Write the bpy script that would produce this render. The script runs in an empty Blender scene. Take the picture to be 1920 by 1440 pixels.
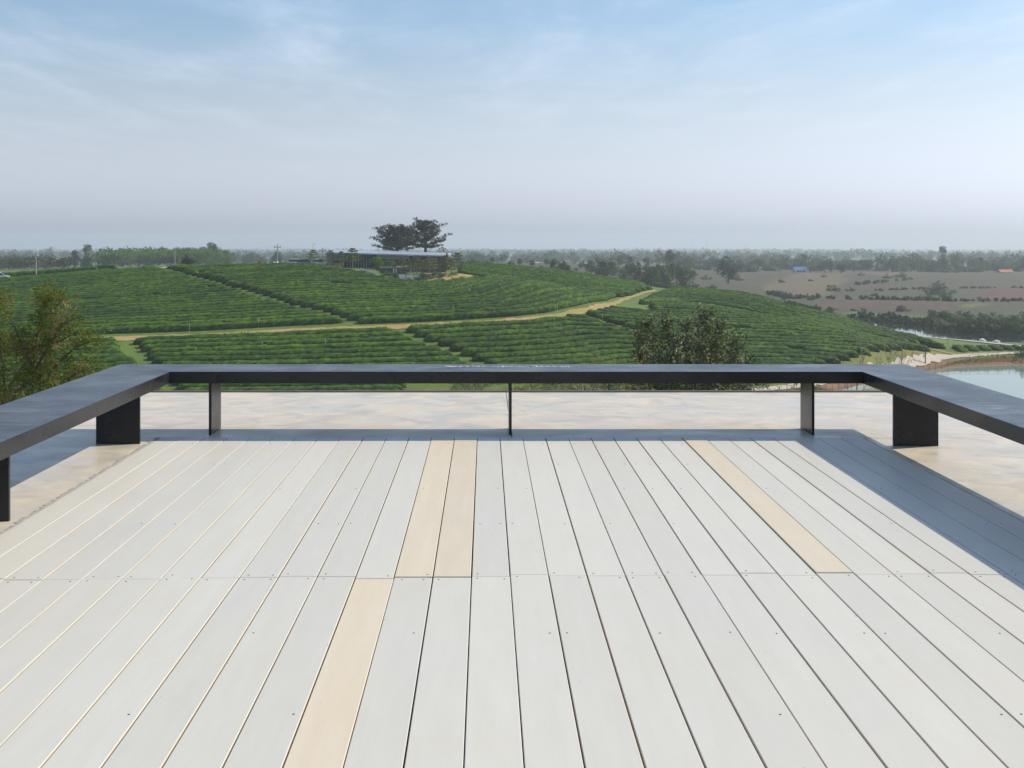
import bpy, math, random
import numpy as np

# ------------------------------------------------------------------ camera, sky, sun, exposure
SC = bpy.context.scene
COL = SC.collection
F, CX, CY, H = 2200.0, 910.0, 449.0, 1.55        # focal length / vanishing point in photo pixels, eye height
cam_d = bpy.data.cameras.new('camera'); cam = bpy.data.objects.new('camera', cam_d); COL.objects.link(cam)
cam.location = (0, 0, H); cam.rotation_euler = (math.radians(90), 0, 0)
cam_d.sensor_width = 36; cam_d.lens = 36 * F / 1920
cam_d.shift_x = (960 - CX) / 1920; cam_d.shift_y = -(720 - CY) / 1920
cam_d.clip_start = 0.05; cam_d.clip_end = 30000
SC.camera = cam

SUN_DIR = np.array([1.15, 0.40, 1.0]); SUN_DIR /= np.linalg.norm(SUN_DIR)
SUN_EL = math.asin(SUN_DIR[2]); SUN_AZ = math.atan2(SUN_DIR[0], SUN_DIR[1])
w = bpy.data.worlds.new('World'); SC.world = w; w.use_nodes = True
wn, wl = w.node_tree.nodes, w.node_tree.links; wn.clear()
wo = wn.new('ShaderNodeOutputWorld'); bg = wn.new('ShaderNodeBackground'); sky = wn.new('ShaderNodeTexSky')
sky.sky_type = 'NISHITA'; sky.sun_disc = False; sky.sun_elevation = SUN_EL; sky.sun_rotation = SUN_AZ
sky.altitude = 300; sky.air_density = 1.15; sky.dust_density = 1.0; sky.ozone_density = 2.6
bg.inputs['Strength'].default_value = 0.12
tc = wn.new('ShaderNodeTexCoord'); sep = wn.new('ShaderNodeSeparateXYZ'); wl.new(tc.outputs['Generated'], sep.inputs[0])
mz = wn.new('ShaderNodeMath'); mz.operation = 'MAXIMUM'; wl.new(sep.outputs['Z'], mz.inputs[0]); mz.inputs[1].default_value = 0.02
dx = wn.new('ShaderNodeMath'); dx.operation = 'DIVIDE'; wl.new(sep.outputs['X'], dx.inputs[0]); wl.new(mz.outputs[0], dx.inputs[1])
dy = wn.new('ShaderNodeMath'); dy.operation = 'DIVIDE'; wl.new(sep.outputs['Y'], dy.inputs[0]); wl.new(mz.outputs[0], dy.inputs[1])
cmb = wn.new('ShaderNodeCombineXYZ'); wl.new(dx.outputs[0], cmb.inputs[0]); wl.new(dy.outputs[0], cmb.inputs[1])
mp = wn.new('ShaderNodeMapping'); mp.inputs['Rotation'].default_value = (0, 0, 0.55); mp.inputs['Scale'].default_value = (1.15, 0.42, 1)
wl.new(cmb.outputs[0], mp.inputs['Vector'])
cn = wn.new('ShaderNodeTexNoise'); cn.inputs['Scale'].default_value = 1.0; cn.inputs['Detail'].default_value = 7
cn.inputs['Roughness'].default_value = 0.62; cn.inputs['Distortion'].default_value = 0.35; wl.new(mp.outputs[0], cn.inputs['Vector'])
cr = wn.new('ShaderNodeMapRange'); cr.interpolation_type = 'SMOOTHSTEP'; wl.new(cn.outputs['Fac'], cr.inputs[0])
for i_, v_ in ((1, .38), (2, .92), (3, 0.0), (4, .46)): cr.inputs[i_].default_value = v_
fade = wn.new('ShaderNodeMapRange'); fade.interpolation_type = 'SMOOTHSTEP'; wl.new(sep.outputs['Z'], fade.inputs[0])
for i_, v_ in ((1, .03), (2, .17), (3, 0.0), (4, 1.0)): fade.inputs[i_].default_value = v_
cf = wn.new('ShaderNodeMath'); cf.operation = 'MULTIPLY'; wl.new(cr.outputs[0], cf.inputs[0]); wl.new(fade.outputs[0], cf.inputs[1])
bwn = wn.new('ShaderNodeRGBToBW'); wl.new(sky.outputs[0], bwn.inputs[0])
hzc = wn.new('ShaderNodeMixRGB'); hzc.blend_type = 'MULTIPLY'; hzc.inputs[0].default_value = 1.0; wl.new(bwn.outputs[0], hzc.inputs[1]); hzc.inputs[2].default_value = (.915, .985, 1.17, 1)
hzf = wn.new('ShaderNodeMapRange'); hzf.interpolation_type = 'SMOOTHERSTEP'; wl.new(sep.outputs['Z'], hzf.inputs[0])
for i_, v_ in ((1, 0.0), (2, .25), (3, .92), (4, .0)): hzf.inputs[i_].default_value = v_
hzm = wn.new('ShaderNodeMixRGB'); wl.new(hzf.outputs[0], hzm.inputs[0]); stn = wn.new('ShaderNodeHueSaturation'); stn.inputs['Saturation'].default_value = 1.06; stn.inputs['Value'].default_value = 1.02; wl.new(sky.outputs[0], stn.inputs['Color']); wl.new(stn.outputs[0], hzm.inputs[1]); wl.new(hzc.outputs[0], hzm.inputs[2])
cmx = wn.new('ShaderNodeMixRGB'); wl.new(cf.outputs[0], cmx.inputs[0]); wl.new(hzm.outputs[0], cmx.inputs[1]); cmx.inputs[2].default_value = (7.5, 8.0, 9.0, 1)
ftn = wn.new('ShaderNodeMixRGB'); ftn.blend_type = 'MULTIPLY'; ftn.inputs[0].default_value = 1.0; ftn.inputs[2].default_value = (.985, .985, .995, 1); wl.new(cmx.outputs[0], ftn.inputs[1]); wl.new(ftn.outputs[0], bg.inputs['Color']); wl.new(bg.outputs[0], wo.inputs['Surface'])

sun_d = bpy.data.lights.new('sun', 'SUN'); sun_d.energy = 3.6; sun_d.angle = math.radians(0.55); sun_d.color = (1.0, 0.91, 0.765)
sun = bpy.data.objects.new('sun', sun_d); COL.objects.link(sun); sun.location = (60, 20, 80)
from mathutils import Vector, Matrix
sun.rotation_euler = Vector(SUN_DIR).to_track_quat('Z', 'Y').to_euler()
SC.view_settings.view_transform = 'Standard'; SC.view_settings.look = 'None'
SC.view_settings.exposure = 0.19; SC.view_settings.gamma = 1.0
SC.cycles.use_denoising = True; SC.cycles.max_bounces = 6; SC.cycles.volume_bounces = 2
SC.cycles.transparent_max_bounces = 8; SC.cycles.sample_clamp_indirect = 6.0
HAZE_DENSITY = 0.00035

rng = np.random.default_rng(7); random.seed(7)

# ------------------------------------------------------------------ helpers
def at(px, py, Y):
    return np.array([(px - CX) * Y / F, Y, H - (py - CY) * Y / F])

def link(o, parent=None):
    COL.objects.link(o)
    if parent is not None: o.parent = parent
    return o

def tag(o, label=None, cat=None, group=None, kind=None):
    if label: o['label'] = label
    if cat: o['category'] = cat
    if group: o['group'] = group
    if kind: o['kind'] = kind
    return o

def empty(name, loc=(0, 0, 0), rz=0.0, label=None, cat=None, group=None):
    o = bpy.data.objects.new(name, None); o.location = tuple(loc); o.rotation_euler = (0, 0, rz); o.empty_display_size = 0.3
    link(o); return tag(o, label, cat, group)

def mesh_np(name, V, Fq, mats, smooth=False, tint=None, mat_idx=None):
    """V (n,3), Fq (m,3|4) index array"""
    V = np.asarray(V, dtype=np.float32).reshape(-1, 3); Fq = np.asarray(Fq, dtype=np.int32); k = Fq.shape[1]; m = len(Fq)
    me = bpy.data.meshes.new(name); me.vertices.add(len(V)); me.vertices.foreach_set('co', V.ravel())
    me.loops.add(m * k); me.loops.foreach_set('vertex_index', Fq.ravel())
    me.polygons.add(m); me.polygons.foreach_set('loop_start', np.arange(0, m * k, k, dtype=np.int32))
    me.polygons.foreach_set('loop_total', np.full(m, k, dtype=np.int32))
    for mt in (mats if isinstance(mats, (list, tuple)) else [mats]): me.materials.append(mt)
    if mat_idx is not None: me.polygons.foreach_set('material_index', np.asarray(mat_idx, dtype=np.int32))
    me.polygons.foreach_set('use_smooth', np.full(m, bool(smooth)))
    if tint is not None:
        a = me.attributes.new('tint', 'FLOAT', 'POINT'); a.data.foreach_set('value', np.asarray(tint, dtype=np.float32))
    me.update(calc_edges=True); me.validate(); return me

class MB:
    """collects boxes, tubes and polygons into one mesh"""
    def __init__(s): s.v = []; s.f = []; s.mi = []
    def add(s, vs, fs, m=0):
        b = len(s.v); s.v += [tuple(map(float, p)) for p in vs]; s.f += [tuple(i + b for i in f) for f in fs]; s.mi += [m] * len(fs); return s
    def box(s, x0, x1, y0, y1, z0, z1, m=0, side=None, bev=0.0):
        if bev <= 0:
            vs = [(x0,y0,z0),(x1,y0,z0),(x1,y1,z0),(x0,y1,z0),(x0,y0,z1),(x1,y0,z1),(x1,y1,z1),(x0,y1,z1)]
            b = len(s.v); s.v += vs; sd = m if side is None else side
            s.f += [tuple(i+b for i in f) for f in ((0,3,2,1),(4,5,6,7),(0,1,5,4),(1,2,6,5),(2,3,7,6),(3,0,4,7))]
            s.mi += [m, m, sd, sd, sd, sd]; return s
        c = bev; sd = m if side is None else side
        r0 = [(x0,y0,z0),(x1,y0,z0),(x1,y1,z0),(x0,y1,z0)]; r1 = [(x,y,z1-c) for x,y,_ in r0]
        r2 = [(x0+c,y0+c,z1),(x1-c,y0+c,z1),(x1-c,y1-c,z1),(x0+c,y1-c,z1)]
        b = len(s.v); s.v += r0 + r1 + r2
        s.f += [(b+3,b+2,b+1,b)]; s.mi += [m]
        for k in range(4):
            n = (k+1) % 4
            s.f += [(b+k,b+n,b+4+n,b+4+k), (b+4+k,b+4+n,b+8+n,b+8+k)]; s.mi += [sd, m]
        s.f += [(b+8,b+9,b+10,b+11)]; s.mi += [m]; return s
    def tube(s, pts, rad, n=6, m=0, cap=True):
        pts = [np.array(p, float) for p in pts]; rad = rad if hasattr(rad, '__len__') else [rad] * len(pts)
        b = len(s.v)
        for i, p in enumerate(pts):
            t = pts[min(i+1, len(pts)-1)] - pts[max(i-1, 0)]; t /= (np.linalg.norm(t) + 1e-9)
            u = np.cross(t, (0, 0, 1.0)) if abs(t[2]) < .95 else np.cross(t, (1.0, 0, 0)); u /= np.linalg.norm(u); v = np.cross(t, u)
            for k in range(n):
                a = 2*math.pi*k/n; s.v.append(tuple(p + rad[i]*(math.cos(a)*u + math.sin(a)*v)))
        for i in range(len(pts)-1):
            for k in range(n):
                s.f.append((b+i*n+k, b+i*n+(k+1)%n, b+(i+1)*n+(k+1)%n, b+(i+1)*n+k)); s.mi.append(m)
        if cap:
            s.f.append(tuple(b+k for k in range(n))[::-1]); s.mi.append(m)
            e = b+(len(pts)-1)*n; s.f.append(tuple(e+k for k in range(n))); s.mi.append(m)
        return s
    def lathe(s, prof, n=12, c=(0,0,0), m=0):
        b = len(s.v)
        for r, z in prof:
            for k in range(n):
                a = 2*math.pi*k/n; s.v.append((c[0]+r*math.cos(a), c[1]+r*math.sin(a), c[2]+z))
        for i in range(len(prof)-1):
            for k in range(n):
                s.f.append((b+i*n+k, b+i*n+(k+1)%n, b+(i+1)*n+(k+1)%n, b+(i+1)*n+k)); s.mi.append(m)
        s.f.append(tuple(b+k for k in range(n))[::-1]); s.mi.append(m)
        e = b+(len(prof)-1)*n; s.f.append(tuple(e+k for k in range(n))); s.mi.append(m); return s
    def mesh(s, name, mats, smooth=False):
        me = bpy.data.meshes.new(name); me.from_pydata(s.v, [], s.f)
        for mt in (mats if isinstance(mats, (list, tuple)) else [mats]): me.materials.append(mt)
        me.polygons.foreach_set('material_index', np.array(s.mi, dtype=np.int32))
        me.polygons.foreach_set('use_smooth', np.full(len(s.f), bool(smooth))); me.update(); return me
    def build(s, name, mats, parent=None, smooth=False, loc=None):
        o = bpy.data.objects.new(name, s.mesh(name, mats, smooth)); link(o, parent)
        if loc is not None: o.location = tuple(loc)
        return o

def obj(name, me, parent=None, loc=None):
    o = bpy.data.objects.new(name, me); link(o, parent)
    if loc is not None: o.location = tuple(loc)
    return o

# ------------------------------------------------------------------ materials
class NT:
    def __init__(s, name):
        s.m = bpy.data.materials.new(name); s.m.use_nodes = True; s.n = s.m.node_tree.nodes; s.l = s.m.node_tree.links
        s.b = s.n['Principled BSDF']
    def node(s, t, **kw):
        n = s.n.new('ShaderNode' + t)
        for k, v in kw.items():
            if hasattr(n, k): setattr(n, k, v)
            else: n.inputs[k.replace('_', ' ')].default_value = v
        return n
    def to(s, out, inp): s.l.new(out, inp); return s
    def pos(s, scale=(1,1,1), kind='pos'):
        if kind == 'pos': src = s.node('NewGeometry').outputs['Position']
        else: src = s.node('TexCoord').outputs['Object']
        mp = s.node('Mapping'); mp.inputs['Scale'].default_value = scale; s.to(src, mp.inputs['Vector']); return mp.outputs[0]
    def noise(s, vec, scale, detail=4, rough=.55, dist=0.0):
        n = s.node('TexNoise'); n.inputs['Scale'].default_value = scale; n.inputs['Detail'].default_value = detail
        n.inputs['Roughness'].default_value = rough; n.inputs['Distortion'].default_value = dist
        s.to(vec, n.inputs['Vector']); return n.outputs['Fac']
    def ramp(s, fac, stops):
        r = s.node('ValToRGB'); e = r.color_ramp.elements
        while len(e) < len(stops): e.new(.5)
        for i, (p, c) in enumerate(stops):
            e[i].position = p; c = c if hasattr(c, '__len__') else (c, c, c); e[i].color = (*c, 1)
        s.to(fac, r.inputs[0]); return r.outputs[0]
    def mix(s, fac, a, b, mode='MIX'):
        m = s.node('MixRGB'); m.blend_type = mode
        for i, x in ((0, fac), (1, a), (2, b)):
            if hasattr(x, 'is_output') or hasattr(x, 'links'): s.to(x, m.inputs[i])
            elif i == 0: m.inputs[0].default_value = x
            else: m.inputs[i].default_value = (*x, 1) if hasattr(x, '__len__') else (x, x, x, 1)
        return m.outputs[0]
    def bump(s, h, strength=.3, dist=.02):
        b = s.node('Bump'); b.inputs['Strength'].default_value = strength; b.inputs['Distance'].default_value = dist
        s.to(h, b.inputs['Height']); s.to(b.outputs[0], s.b.inputs['Normal']); return s
    def col(s, c):
        if hasattr(c, 'links'): s.to(c, s.b.inputs['Base Color'])
        else: s.b.inputs['Base Color'].default_value = (*c, 1)
        return s
    def rough(s, r):
        if hasattr(r, 'links'): s.to(r, s.b.inputs['Roughness'])
        else: s.b.inputs['Roughness'].default_value = r
        return s

def plain(name, c, rough=.6, var=.12, scale=3.0, metal=0.0):
    t = NT(name); n = t.noise(t.pos(), scale, 4)
    t.col(t.mix(n, tuple(x*(1-var) for x in c), tuple(min(1, x*(1+var)) for x in c))).rough(rough)
    t.b.inputs['Metallic'].default_value = metal; return t.m

def plank_mat(name, base, alt):
    t = NT(name); oi = t.node('ObjectInfo')
    off = t.node('VectorMath', operation='SCALE'); t.to(t.mix(1.0, oi.outputs['Location'], (0,0,0)), off.inputs[0])
    p = t.pos((9, 0.9, 1)); g = t.noise(p, 1.6, 5, .6)
    p2 = t.pos((170, 5, 1)); fine = t.noise(p2, 1.0, 3, .6)
    blot = t.noise(t.pos(), 1.3, 5, .6)
    c = t.mix(t.ramp(g, [(.35, 0), (.68, 1)]), base, alt)
    c = t.mix(t.ramp(blot, [(.45, 0), (.8, .4)]), c, tuple(x*y for x, y in zip(base, (.90, .88, .83))))
    v = t.node('MapRange'); t.to(oi.outputs['Random'], v.inputs[0]); v.inputs[3].default_value = .965; v.inputs[4].default_value = 1.02
    c = t.mix(1.0, c, v.outputs[0], 'MULTIPLY')
    c = t.mix(t.ramp(fine, [(.3, .06), (.6, 0)]), c, tuple(x*.6 for x in base))
    sp = t.noise(t.pos((1, .8, 1)), 26, 2, .5)
    c = t.mix(t.ramp(sp, [(.755, 0), (.80, .45)]), c, (.22, .2, .17))
    rr = t.node('Math', operation='MULTIPLY_ADD'); t.to(oi.outputs['Random'], rr.inputs[0]); rr.inputs[1].default_value = .08; t.to(t.ramp(blot, [(.35, .40), (.7, .58)]), rr.inputs[2])
    t.col(c); t.rough(rr.outputs[0]); t.bump(fine, .10, .002); return t.m

M = {}
M['plank'] = plank_mat('painted_board', (.682, .655, .566), (.714, .688, .602))
M['plank_tan'] = plank_mat('tan_board', (.74, .635, .465), (.775, .68, .52))
M['plank_edge'] = plain('board_edge', (.58, .48, .33), .7, .1, 20)
M['screw'] = plain('rusty_screw', (.10, .08, .06), .6, .3, 60)
M['pit'] = plain('deck_substrate', (.035, .03, .027), .9, .3, 8)

def concrete(name, warm, grey, wet=.3):
    """hand-trowelled cement: overlapping arcs of lighter and darker skim"""
    t = NT(name); p = t.pos((1, 1.15, 1)); wv = t.noise(p, .9, 3, .5, 1.5); big = t.noise(p, 1.5, 6, .65, .3); fine = t.noise(p, 22, 4, .6)
    wob = t.node('TexNoise'); wob.inputs['Scale'].default_value = 1.1; wob.inputs['Detail'].default_value = 3; t.to(p, wob.inputs['Vector'])
    va = t.node('VectorMath', operation='MULTIPLY_ADD'); t.to(wob.outputs['Color'], va.inputs[0]); va.inputs[1].default_value = (.9, .9, 0); t.to(p, va.inputs[2])
    arcs = []
    for sc_, fr, ph in ((1.5, 15.0, 0.0), (2.1, 12.0, 3.7)):
        mpn = t.node('Mapping'); mpn.inputs['Location'].default_value = (ph, ph*1.3, 0); t.to(va.outputs[0], mpn.inputs['Vector'])
        vo = t.node('TexVoronoi'); vo.inputs['Scale'].default_value = sc_; t.to(mpn.outputs[0], vo.inputs['Vector'])
        mm = t.node('Math', operation='MULTIPLY'); t.to(vo.outputs['Distance'], mm.inputs[0]); mm.inputs[1].default_value = fr
        si = t.node('Math', operation='SINE'); t.to(mm.outputs[0], si.inputs[0])
        mr = t.node('MapRange'); t.to(si.outputs[0], mr.inputs[0]); mr.inputs[1].default_value = -1; mr.inputs[2].default_value = 1; arcs.append(mr.outputs[0])
    msk = t.noise(p, 2.6, 5, .62, .3)
    c = t.mix(t.ramp(big, [(.38, 0), (.62, 1)]), grey, warm)
    c = t.mix(t.mix(1.0, t.ramp(arcs[0], [(.5, 0), (.95, .5)]), t.ramp(msk, [(.42, 0), (.58, 1)]), 'MULTIPLY'), c, tuple(x*.74 for x in grey))
    c = t.mix(t.mix(1.0, t.ramp(arcs[1], [(.45, 0), (.95, .55)]), t.ramp(msk, [(.40, 1), (.56, 0)]), 'MULTIPLY'), c, tuple(min(1, x*1.14) for x in warm))
    c = t.mix(t.ramp(fine, [(.3, .22), (.6, 0)]), c, tuple(x*.7 for x in grey))
    sp = t.noise(p, 34, 2, .5); c = t.mix(t.ramp(sp, [(.74, 0), (.78, .6)]), c, (.16, .14, .11))
    t.col(c); t.rough(t.ramp(wv, [(.35, wet), (.7, wet + .25)])); t.bump(fine, .15, .004); return t.m
M['concrete'] = concrete('trowelled_concrete', (.74, .645, .495), (.62, .575, .49))
M['mortar'] = plain('mortar', (.50, .46, .40), .9, .25, 30)
M['trim'] = plain('edge_trim', (.16, .15, .135), .7, .2, 12)

t = NT('charcoal_paint'); p = t.pos((1.2, 1.2, 1)); g = t.noise(p, 1.7, 5, .55, .0); sc = t.noise(t.pos((2.2, 14, 1)), 1.5, 4, .6, .6); gm = t.noise(p, .9, 2)
c = t.mix(t.ramp(g, [(.35, 0), (.7, 1)]), (.013, .013, .0145), (.027, .027, .030))
sep = t.node('SeparateXYZ'); t.to(t.node('NewGeometry').outputs['Normal'], sep.inputs[0])
up = t.node('MapRange'); t.to(sep.outputs['Z'], up.inputs[0]); up.inputs[1].default_value = .6; up.inputs[2].default_value = .9; up.inputs[3].default_value = 0; up.inputs[4].default_value = 1
scr = t.mix(1.0, t.ramp(sc, [(.56, 0), (.66, .5)]), t.ramp(gm, [(.45, 0), (.62, 1)]), 'MULTIPLY')
scr = t.mix(1.0, scr, up.outputs[0], 'MULTIPLY')
t.col(t.mix(scr, c, (.42, .42, .44))); t.rough(t.ramp(g, [(.3, .20), (.75, .36)])); t.bump(t.noise(p, 60, 3), .03, .002); t.b.inputs['Specular IOR Level'].default_value = .28; M['bench'] = t.m
M['chalk'] = plain('chalk', (.75, .76, .78), .9, .1, 40)

def leaf_mat(name, dark, light, brown=None, trans=.25, rough=.55, spec=.3):
    """tint attribute 0..1 picks leaf colour; brown above .85"""
    t = NT(name); a = t.node('Attribute'); a.attribute_name = 'tint'
    oi = t.node('ObjectInfo'); hs = t.node('HueSaturation'); mr = t.node('MapRange'); t.to(oi.outputs['Random'], mr.inputs[0]); mr.inputs[3].default_value = .75; mr.inputs[4].default_value = 1.2
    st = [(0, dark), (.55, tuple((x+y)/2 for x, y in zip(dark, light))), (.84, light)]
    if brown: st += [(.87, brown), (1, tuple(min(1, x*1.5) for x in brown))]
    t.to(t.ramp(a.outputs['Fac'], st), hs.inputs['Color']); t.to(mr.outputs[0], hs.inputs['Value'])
    t.col(hs.outputs[0]).rough(rough); t.b.inputs['Specular IOR Level'].default_value = spec
    tr = t.node('BsdfTranslucent'); t.to(hs.outputs[0], tr.inputs['Color']); mx = t.node('MixShader'); mx.inputs[0].default_value = trans
    t.to(t.b.outputs[0], mx.inputs[1]); t.to(tr.outputs[0], mx.inputs[2]); t.to(mx.outputs[0], t.n['Material Output'].inputs['Surface']); return t.m
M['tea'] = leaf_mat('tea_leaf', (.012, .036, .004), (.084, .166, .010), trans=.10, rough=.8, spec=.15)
M['leaf_far'] = leaf_mat('far_leaf', (.030, .070, .018), (.085, .155, .035), trans=.42)
M['leaf_wood'] = leaf_mat('plantation_leaf', (.055, .115, .018), (.15, .25, .045), trans=.45)
M['leaf_olive'] = leaf_mat('olive_leaf', (.06, .075, .028), (.13, .135, .055), (.16, .11, .06))
M['leaf_feather'] = leaf_mat('feathery_leaf', (.075, .125, .012), (.26, .30, .035), (.32, .19, .08), trans=.45)
M['leaf_bush'] = leaf_mat('bush_leaf', (.042, .066, .016), (.145, .17, .048), (.38, .33, .20), trans=.2)
M['leaf_garden'] = leaf_mat('garden_leaf', (.10, .13, .04), (.24, .25, .09), (.25, .19, .11))
M['leaf_bright'] = leaf_mat('bright_leaf', (.05, .13, .015), (.12, .27, .03))
M['leaf_big'] = leaf_mat('spreading_tree_leaf', (.020, .036, .016), (.055, .08, .03))
M['leaf_bare'] = leaf_mat('dry_leaf', (.17, .14, .11), (.27, .22, .17))
M['bark'] = plain('bark', (.10, .08, .06), .9, .35, 9)
M['bark_pale'] = plain('pale_bark', (.24, .21, .17), .9, .3, 9)
M['grass'] = leaf_mat('grass_blade', (.10, .16, .02), (.28, .27, .07), (.34, .25, .11), trans=.3)

# terrain: per-vertex field colour (soil / crop), broken up by noise
t = NT('terrain'); a = t.node('Attribute'); a.attribute_name = 'field'; p = t.pos()
n1 = t.noise(p, .07, 6, .6); n2 = t.noise(p, .6, 6, .65); n3 = t.noise(t.pos((1, .35, 1)), .25, 4, .6)
c = t.mix(t.ramp(n1, [(.35, .45), (.65, 0)]), a.outputs['Color'], (.10, .10, .04))
c = t.mix(t.ramp(n2, [(.38, .55), (.55, 0)]), c, t.mix(1.0, a.outputs['Color'], (.55, .55, .5), 'MULTIPLY'))
c = t.mix(t.ramp(n3, [(.5, 0), (.7, .35)]), c, t.mix(1.0, a.outputs['Color'], (1.35, 1.25, 1.1), 'MULTIPLY'))
t.col(c).rough(.95); t.bump(n2, .5, .25); M['terrain'] = t.m

t = NT('dirt_path'); p = t.pos(); n1 = t.noise(p, .13, 5, .6, .5); n2 = t.noise(p, 1.5, 5, .65)
c = t.mix(t.ramp(n2, [(.35, 0), (.65, 1)]), (.38, .22, .09), (.54, .36, .17))
c = t.mix(t.ramp(n1, [(.40, 0), (.52, .85)]), c, t.mix(n2, (.22, .22, .04), (.40, .35, .09)))
t.col(c).rough(.95); t.bump(n2, .4, .1); M['path'] = t.m
t = NT('gravel_road'); p = t.pos(); n2 = t.noise(p, 1.1, 5, .65); t.col(t.mix(n2, (.44, .36, .27), (.62, .54, .44))).rough(.95); M['road'] = t.m
t = NT('pond_water'); t.col((.22, .29, .235)).rough(.05); t.b.inputs['IOR'].default_value = 1.33
t.bump(t.noise(t.pos((1, 2.5, 1)), .9, 3), .035, .05); M['water'] = t.m
t = NT('lake_water'); t.col((.028, .04, .032)).rough(.05); t.b.inputs['IOR'].default_value = 1.33
t.bump(t.noise(t.pos((1, 2, 1)), .9, 3), .05, .05); M['lake'] = t.m

# ------------------------------------------------------------------ terrain surface
cp = []
def P(px, py, Y): cp.append(at(px, py, Y))
for X in (-140, -70, -20, 20, 60, 130):
    for Y, z in ((-60, -6), (14, -5), (40, -9.5), (75, -15), (108, -19)):
        cp.append(np.array([X, Y, z - (0 if X < 90 else 1)]))
for px, col in ((0, ((740,132),(690,142),(640,155),(580,178),(545,197),(527,216),(521,240),(515,275))),
                (300, ((735,134),(685,144),(634,157),(570,180),(530,199),(505,216),(502,250),(500,300))),
                (600, ((735,136),(685,146),(622,160),(560,182),(525,198),(501,214),(502,226),(499,245),(498,280))),
                (900, ((735,138),(685,148),(610,164),(560,183),(530,199),(519,212),(522,228),(505,248),(499.5,266),(503,300)))):
    for py, Y in col: P(px, py, Y)
for px, py, Y in ((760,528,203),(800,531,200),(840,524,207),(700,512,211),
    (1000,603,168),(1100,583,178),(1150,572,188),(1180,556,215),(1230,545,245),(1000,545,188),(1000,532,203),(1080,556,193),
    (1000,508,262),(1100,522,258),(1180,540,252),(1000,540,230),(1100,557,216),(1000,515,300),
    (1200,690,150),(1200,640,162),(1200,592,181),(1300,572,205),(1280,546,250),(1280,548,285),
    (1400,690,148),(1400,640,163),(1400,602,179),(1400,577,202),(1400,556,240),(1400,560,275),
    (1520,735,136),(1560,690,151),(1560,645,165),(1560,620,182),(1560,598,214),(1560,601,240),
    (1650,660,163),(1650,640,182),(1660,624,206),(1730,664,168),(1740,648,184),(1740,632.5,212),
    (1697,683,162),(1780,668,173),(1912,663,177),(1850,643,200),(1920,650,193),(1600,705,148),(1420,734,133),
    (1600,586,310),(1750,588,310),(1900,590,300),(1600,562,370),(1600,540,440),(1600,513,560),(1450,512,600),
    (1350,541,400),(1350,518,520),(1900,562,380),(1900,514,590),(1750,512,590),(1750,545,430),(1250,520,480),
    (1100,500,480),(900,495,480),(600,500,480),(300,505,480),(0,511,480),(0,505,600),(600,497,600),(1100,495,600)):
    P(px, py, Y)
for X, Y, z in ((300,150,-18),(300,300,-19),(300,520,-18),(-260,150,-14),(-260,260,-9),(-260,480,-13),(300,30,-14),(-260,30,-10),
                (-120,140,-17),(-120,215,-8),(130,120,-20),(170,165,-18),(170,240,-19)):
    cp.append(np.array([X, Y, z], float))
cp = np.array(cp); S = 100.0
def tps_k(d2): return np.where(d2 > 1e-12, .5 * d2 * np.log(d2 + 1e-12), 0)
A = cp[:, :2] / S; n = len(A); d2 = ((A[:, None] - A[None]) ** 2).sum(-1)
K = np.zeros((n+3, n+3)); K[:n, :n] = tps_k(d2) + np.eye(n) * 2e-4; K[:n, n] = 1; K[:n, n+1:] = A; K[n, :n] = 1; K[n+1:, :n] = A.T
sol = np.linalg.solve(K, np.concatenate([cp[:, 2], np.zeros(3)]))
def tps(x, y):
    q = np.stack([np.ravel(x), np.ravel(y)], 1) / S; out = np.empty(len(q))
    for i in range(0, len(q), 20000):
        qq = q[i:i+20000]; d = ((qq[:, None] - A[None]) ** 2).sum(-1); out[i:i+20000] = tps_k(d) @ sol[:n] + sol[n] + qq @ sol[n+1:]
    return out.reshape(np.shape(x))
def sstep(a, b, x): u = np.clip((x - a) / (b - a), 0, 1); return u * u * (3 - 2 * u)

POND_Z, LAKE_Z = -16.8, -17.3
pond_poly = np.array([at(px, py, (H - POND_Z) * F / (py - CY))[:2] for px, py in ((1545,738),(1600,722),(1680,704),(1740,694),(1800,686.5),(1880,683),(1990,683))]
                     + [np.array(q, float) for q in ((125,172),(135,150),(125,118),(80,112),(48,128))])
lake_poly = np.array([at(px, py, (H - LAKE_Z) * F / (py - CY))[:2] for px, py in ((1560,597),(1640,600),(1690,606),(1745,612),(1760,620),(1840,625),(1930,629))]
                     + [np.array(q, float) for q in ((150,225),(150,202),(118,199),(95,207),(80,217),(77,228),(80,250),(72,272))])
def sdist(poly, x, y):
    """signed distance, negative inside"""
    p = np.stack([np.ravel(x), np.ravel(y)], 1); a = poly; b = np.roll(poly, -1, 0); best = np.full(len(p), 1e18); ins = np.zeros(len(p), bool)
    for (ax, ay), (bx, by) in zip(a, b):
        e = np.array([bx-ax, by-ay]); u = np.clip(((p - (ax, ay)) @ e) / (e @ e + 1e-12), 0, 1)
        q = np.array([ax, ay]) + u[:, None] * e; best = np.minimum(best, ((p - q) ** 2).sum(1))
        cond = (ay > p[:, 1]) != (by > p[:, 1]); ins ^= cond & (p[:, 0] < (bx - ax) * (p[:, 1] - ay) / (by - ay + 1e-12) + ax)
    d = np.sqrt(best); return np.where(ins, -d, d).reshape(np.shape(x))

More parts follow.
